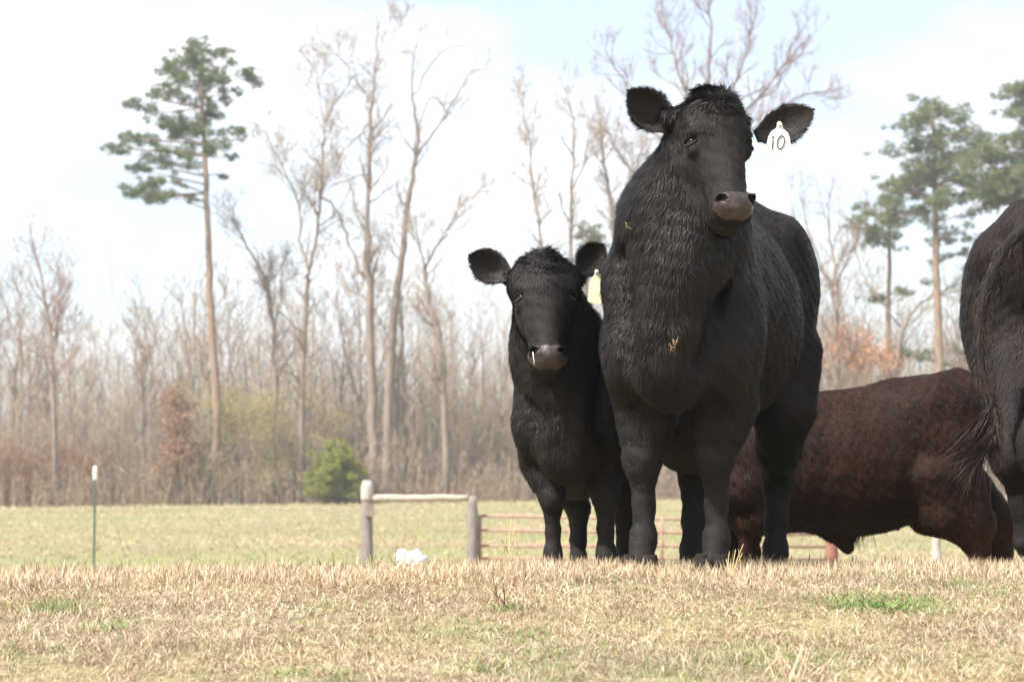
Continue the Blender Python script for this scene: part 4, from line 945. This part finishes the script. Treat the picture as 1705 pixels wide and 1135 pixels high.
# white crumpled thing lying in the grass of the slope
rs = np.random.default_rng(4); Yb = 13.0; c = W(683, 938, Yb); S_ = Sdf()
for (dx, dz, rx, rz_) in [(0, .01, .085, .06), (-.05, .04, .045, .055), (.04, .042, .04, .045), (0, .03, .05, .04), (.02, -.03, .09, .04), (.085, .03, .025, .02), (-.05, -.04, .05, .05), (0, -.09, .06, .06)]: S_.ell((dx, rs.normal(0, .02), dz), (rx, .055, rz_), None, .015)
v, f = S_.mesh(.007); n_, _ = vnormals(v, f); v = v + n_ * (.010 * wob(v, 60, 3) + .006 * wob(v, 130, 4))[:, None]
tag(mesh_obj('crumpled_bag', v, f, mat('white_crumpled_plastic', (0.66, 0.62, 0.61), 0.7, 0.2), None, loc=c), 'small crumpled white bag lying in the grass left of the shorter post', 'bag')

# weeds and stalks
def stalks(name, label, px, py, Y, n, hpx, colour, seed, spread=.05, fan=.3, cat='weed', wid=.0022, twig=3):
    rs4 = np.random.default_rng(seed); pm = Y / F_PX; x = (px - CX) * pm; z = float(gz(x, Y)); P0, P1, R0, R1 = [], [], [], []
    for _ in range(n):
        p = np.array([rs4.normal(0, spread), rs4.normal(0, spread), 0]); d = np.array([rs4.normal(0, fan), rs4.normal(0, fan), 1.0]); L = hpx * pm * rs4.uniform(.5, 1.05)
        q, w = limb(p, d, L, wid, wid * .45, rs4, 6, .1, .18); P0.append(q[:-1]); P1.append(q[1:]); R0.append(w[:-1]); R1.append(w[1:])
        for _ in range(twig):
            k = rs4.integers(2, 6); q2, w2 = limb(q[k], (q[k] - q[k - 1]) / L * 6 + rs4.normal(0, .5, 3), L * rs4.uniform(.12, .3), wid * .6, wid * .35, rs4, 3, .2); P0.append(q2[:-1]); P1.append(q2[1:]); R0.append(w2[:-1]); R1.append(w2[1:])
    v, f = segs_mesh(np.concatenate(P0), np.concatenate(P1), np.concatenate(R0), np.concatenate(R1), 4)
    tag(mesh_obj(name, v, f, mat(name + '_stem', colour, .8, .2), None, loc=(x, Y, z)), label, cat)
stalks('grass_stalks', 'tall pale yellow grass stalks rising left of the small calf\'s feet', 845, 940, 6.9, 7, 105, (0.62, 0.50, 0.30), 1, .02, .10)
stalks('dead_weed', 'dark dry branching weed on the bank below the yellow stalks', 838, 1000, 5.35, 3, 62, (0.20, 0.11, 0.07), 2, .02, .55)
stalks('dead_weed', 'small reddish dry weed right of the dark branching weed', 872, 985, 5.6, 2, 38, (0.27, 0.13, 0.08), 3, .015, .3)
stalks('grass_stalks', 'short straw stalks poking up beside the brown calf\'s front leg', 1218, 935, 6.15, 5, 60, (0.60, 0.46, 0.24), 4, .012, .18, twig=1)
stalks('dead_weed', 'sprawling pale dry stems lying low near the left centre of the bank', 600, 1065, 4.75, 5, 60, (0.60, 0.47, 0.36), 5, .05, 1.6, wid=.0028, twig=1)
stalks('grass_stalks', 'stiff pale straw clump at the bottom right of the bank', 1325, 1100, 4.35, 16, 75, (0.62, 0.46, 0.32), 6, .04, .5, twig=1)
def rosette(label, px, py, n, size, cols, seed):
    rs5 = np.random.default_rng(seed); Y = ypx(py, px); x = (px - CX) / F_PX * Y; V, Fs = [], []
    for q in range(n):
        a = rs5.uniform(0, 6.28); d = np.array([math.cos(a), math.sin(a), 0]); s = np.array([-d[1], d[0], 0]); L = size * .62 * rs5.uniform(.4, 1.1); w = L * rs5.uniform(.10, .2); el = rs5.uniform(.15, 1.0); b0 = len(V); o_ = np.array([rs5.normal(0, size * .75), rs5.normal(0, size * .8), .004])
        for t in (0, .3, .6, .85, 1):
            c_ = o_ + d * L * t * math.cos(el) + np.array([0, 0, L * (math.sin(el) * t - .35 * t * t)]) ; c_[2] = max(c_[2], .004); hw = w * math.sin(math.pi * min(.12 + t * .88, .99)) ** .7
            V += [c_ - s * hw + [0, 0, hw * .35], c_, c_ + s * hw + [0, 0, hw * .35]]
        for k in range(4): Fs += [[b0 + 3 * k, b0 + 3 * k + 1, b0 + 3 * k + 4, b0 + 3 * k + 3], [b0 + 3 * k + 1, b0 + 3 * k + 2, b0 + 3 * k + 5, b0 + 3 * k + 4]]
    tag(mesh_obj('leafy_weed', np.array(V), np.array(Fs), mat('weed_leaf', cols, .6, .3, noise=[(20, None, (cols[0] * 1.5, cols[1] * 1.25, cols[2]), .4, .7)]), None, loc=(x, Y, float(gz(x, Y)))), label, 'weed', 'green weeds growing in the dead grass')
rosette('low dark green weed at the far left of the bank', 102, 1016, 46, .045, (.10, .19, .06), 1)
rosette('small bright green weed just right of the far left one', 196, 1044, 30, .038, (.17, .25, .10), 2)
rosette('largest patch of green leaves, on the right of the bank', 1470, 1010, 120, .055, (.13, .20, .065), 3)
rosette('green weed on the crest near the brown calf', 1490, 958, 26, .035, (.13, .22, .09), 4)
rosette('small green weed at the bottom edge, left of centre', 487, 1120, 28, .035, (.20, .24, .08), 5)
rosette('yellow green weed at the bottom centre of the bank', 825, 1112, 24, .04, (.22, .25, .08), 6)
rosette('tiny green weed right of the largest green patch', 1595, 976, 16, .03, (.14, .24, .09), 7)

# ================================================================== the cattle
def local_foot(px, Y, loc, rz, H, dz=0.0, up=None):
    c_, s_ = math.cos(rz), math.sin(rz); x = (px - CX) * Y / F_PX; d = np.array([x - loc[0], Y - loc[1]])
    g = (float(gz(x, Y)) + .008 - loc[2]) / H + dz
    return ((d[0] * c_ + d[1] * s_) / H, (-d[0] * s_ + d[1] * c_) / H, g)

# --- big black calf with tag 10
H = 1.25; rzA = math.pi - .29; locA = (.675, 6.80, -.085)
lf = lambda px, Y: local_foot(px, Y, locA, rzA, H)
A = build_cow(dict(name='black_calf', label='big shaggy black calf in front wearing white ear tag 10', loc=locA, rz=rzA, H=H, group='black calves facing the camera', mats=('black_skin', 'black_coat'), hair=.0145, n=165000, seed=101, wide=1.0, front=.86, neck=.90, groove=1, chest=.045, thigh=.82, leg_w=.98, arch=.13, belly=.06, extra=[((.07, -.12, .425), (.12, .36, .14), .06)],
    legs=dict(fr=lf(1070, 6.42), fl=lf(1190, 6.38), hr=lf(1150, 7.40), hl=lf(1288, 7.52)),
    head=dict(poll=W(1191, 148, 6.10), axis=(.056, -.19, -.412), face=(.30, -1, 0), wide=1.02, nx=.045,
              ears=[(W(1122, 215, 6.16), W(1046, 152, 6.12), (-.15, -1, .1), .122), (W(1258, 228, 6.20), W(1354, 184, 6.16), (.15, -1, .25), .118)]), tuft=900, res=.0075))
# --- small black calf
H = .93; rzB = math.pi - .06; locB = (.225, 7.30, -.12)
lf = lambda px, Y: local_foot(px, Y, locB, rzB, H)
B_ = build_cow(dict(name='black_calf', label='smaller black calf looking at the camera from behind the big one\'s shoulder', loc=locB, rz=rzB, H=H, group='black calves facing the camera', mats=('black_skin', 'black_coat'), hair=.0135, n=100000, seed=102, wide=1.0, front=.92, neck=1.0, groove=1, leg_w=1.0, belly=.11, brisk=-.02, thigh=.9,
    legs=dict(fr=lf(920, 6.95), fl=lf(1008, 6.95), hr=lf(962, 7.80), hl=lf(1040, 7.80)),
    head=dict(poll=W(906, 418, 6.72), axis=(.012, -.20, -.395), face=(.03, -1, 0), wide=1.22, eyes=.96, ef=.035,
              ears=[(W(852, 462, 6.76), W(782, 425, 6.74), (-.1, -1, .1), .108), (W(964, 456, 6.76), W(1004, 408, 6.80), (.3, -1, 0), .108)]), tuft=520, res=.0075))
# --- brown calf grazing, side on
H = .98; rzC = math.pi / 2 + .04; locC = (1.365, 8.6, -.365)
lf = lambda px, Y: local_foot(px, Y, locC, rzC, H)
def sheath(S, P, H_):
    S.cone(P(0, -.02, .42), P(0, .02 - .10, .33), .06 * H_, .03 * H_, .05 * H_)
Cc = build_cow(dict(name='brown_calf', label='dark brown bull calf grazing side on behind the big black calf\'s legs', loc=locC, rz=rzC, H=H, mats=('brown_skin', 'brown_coat'), hair=.015, n=85000, seed=103, wide=1.0, rump=.150, drop=.0, hook=-.04, belly=.05, stif=-.07, leg_w=.98, hocky=-.01, gaskin=.075, hockz=.27, shank=1, more=sheath,
    legs=dict(fr=lf(1250, 8.72)[:2] + (lf(1250, 8.72)[2],), fl=lf(1235, 8.48), hr=lf(1660, 8.70), hl=lf(1622, 8.50)), redmask=lambda p: np.clip((.50 - p[:, 2]) / .12, 0, 1) * (np.abs(p[:, 1] + .04) > .28),
    head=dict(poll=W(1197, 800, 8.6), axis=(-.03, .02, -.36), face=(-1, 0, 0), ears=[(W(1200, 815, 8.48), W(1195, 850, 8.40), (-1, 0, 0), .10), (W(1200, 815, 8.72), W(1197, 850, 8.80), (-1, 0, 0), .10)]), res=.010, tail=[W(1588, 640, 8.70), W(1612, 680, 8.76), W(1622, 760, 8.80), W(1628, 840, 8.80)]))
# --- cow at the right edge, tail swinging
H = 1.41; rzD = -.93; locD = (2.525, 7.66, -.11)
lf = lambda px, Y: local_foot(px, Y, locD, rzD, H)
Dd = build_cow(dict(name='dark_cow', label='dark brown cow at the right edge seen from behind with swinging tail', calf=False, loc=locD, rz=rzD, H=H, mats=('black_skin', 'dark_coat'), hair=.023, n=75000, seed=104, wide=1.0, leg_w=1.05, gaskin=.06, hockz=.29, thigh=.85,
    legs=dict(fr=lf(1990, 7.95), fl=lf(1930, 8.3), hr=lf(1765, 6.85), hl=lf(1716, 7.12)),
    head=dict(poll=(3.05, 8.35, 1.35), axis=(.25, .22, -.36), face=(.75, .6, .3), ears=[((2.93, 8.42, 1.30), (2.80, 8.52, 1.30), (.6, .6, 0), .13), ((3.16, 8.27, 1.30), (3.28, 8.16, 1.30), (.6, .6, 0), .13)]), res=.011,
    tail=[W(1712, 372, 7.02), W(1665, 420, 6.93), W(1632, 510, 6.90), W(1630, 610, 6.86), W(1655, 680, 6.80), W(1660, 735, 6.76)], switch=[W(1538, 838, 6.72), W(1545, 830, 6.72), W(1560, 845, 6.72), W(1590, 822, 6.72), W(1610, 812, 6.72), W(1640, 800, 6.72), W(1655, 785, 6.74), W(1580, 800, 6.7)], switch_n=230, switch_mat='tail_hair'))

rs = np.random.default_rng(3); n = 170
Cc['strands']('belly_tuft', np.array([Cc['toL'](W(px, py, 8.6)) for px, py in zip(rs.normal(1418, 11, n), rs.normal(880, 6, n))]), np.array([[-.12, .0, -1]]) + rs.normal(0, .22, (n, 3)), rs.uniform(.04, .10, n), M['dark_coat'], Cc['root'], .004, .4, .25, 6)
# ------------------------------------------------------------------ ear tags, straw, drool
def tag_plate(cow, outline_px, Y, matname, tilt=0.0):
    pts = np.array([cow['toL'](W(px, py, Y + tilt * (px - outline_px[0][0]))) for px, py in outline_px]); n = len(pts)
    nn = np.cross(pts[2] - pts[0], pts[-2] - pts[0]); nn /= np.linalg.norm(nn)
    V = np.concatenate([pts + nn * .0012, pts - nn * .0012]); q = [[i, (i + 1) % n, (i + 1) % n + n, i + n] for i in range(n)]
    me = bpy.data.meshes.new('ear_tag'); me.from_pydata([tuple(p) for p in V], [], [list(range(n))[::-1], list(range(n, 2 * n))] + q); me.materials.append(M[matname]); me.update()
    o = bpy.data.objects.new('ear_tag', me); COL.objects.link(o); o.parent = cow['root']
    return o
YA = 6.075
t1 = tag_plate(A, [(1297, 202), (1301, 204), (1304, 214), (1312, 222), (1315, 230), (1317, 250), (1313, 254), (1281, 250), (1276, 245), (1279, 228), (1284, 219), (1293, 213), (1294, 204)], YA, 'tag_white')
def stroke(cow, px, w, Y): 
    P = np.array([cow['toL'](W(a, b, Y)) for a, b in px]); return tube(P, [w] * len(P), 6)
one = stroke(A, [(1284.5, 229), (1287.5, 226.5), (1286.8, 235), (1285.5, 249)], .0016, YA - .0035)
zr = stroke(A, [(1300 + 5.8 * math.cos(t) + 1.8 * math.sin(t), 237 - 11.0 * math.sin(t)) for t in np.linspace(0.4, 6.75, 22)], .0016, YA - .0035)
v, f = join([one, zr]); mesh_obj('number', v, f, M['ink'], t1)
v, f = eye_mesh(A['toL'](W(1298, 208, YA - .004)), .006); mesh_obj('stud', v, f, M['tag_cream'], t1)
YB = 6.70
t2 = tag_plate(B_, [(991, 448), (996, 449), (998, 458), (1004, 466), (1006, 478), (1004, 503), (999, 506), (982, 504), (978, 500), (981, 476), (985, 464), (990, 456)], YB, 'tag_cream')
v, f = eye_mesh(B_['toL'](W(993, 453, YB - .004)), .006); mesh_obj('stud', v, f, M['tag_white'], t2)
v, f = tube(np.array([B_['toL'](W(px, py, 6.46)) for px, py in [(887, 586), (888, 592), (889, 600), (889.5, 608)]]), [.0022, .0018, .0015, .001], 6); mesh_obj('drool', v, f, mat('saliva', (.8, .8, .8), .1, .6), B_['root'])
rs = np.random.default_rng(12)
def wisp(label, px, py, Y, n, spx, spy, seed):
    r6 = np.random.default_rng(seed); P0, P1 = [], []
    for _ in range(n):
        a_ = W(px + r6.normal(0, spx), py + r6.normal(0, spy), Y + r6.normal(0, .006)); d = r6.normal(0, 1, 3) * [.5, .3, 1]; P0.append(a_); P1.append(a_ + d / np.linalg.norm(d) * r6.uniform(.006, .018))
    P0, P1 = np.array(P0), np.array(P1); c0 = P0.mean(0); v, f = segs_mesh(P0 - c0, P1 - c0, np.full(n, .0016), np.full(n, .001), 4)
    tag(mesh_obj('straw_wisp', v, f, M['hay'], None, loc=c0), label, 'straw')
wisp('scrap of yellow straw caught in the big calf\'s chest hair', 1121, 572, 6.04, 12, 4, 9, 1)
wisp('single pale straw bit on the big calf\'s left shoulder', 1043, 376, 6.10, 4, 3, 6, 2)
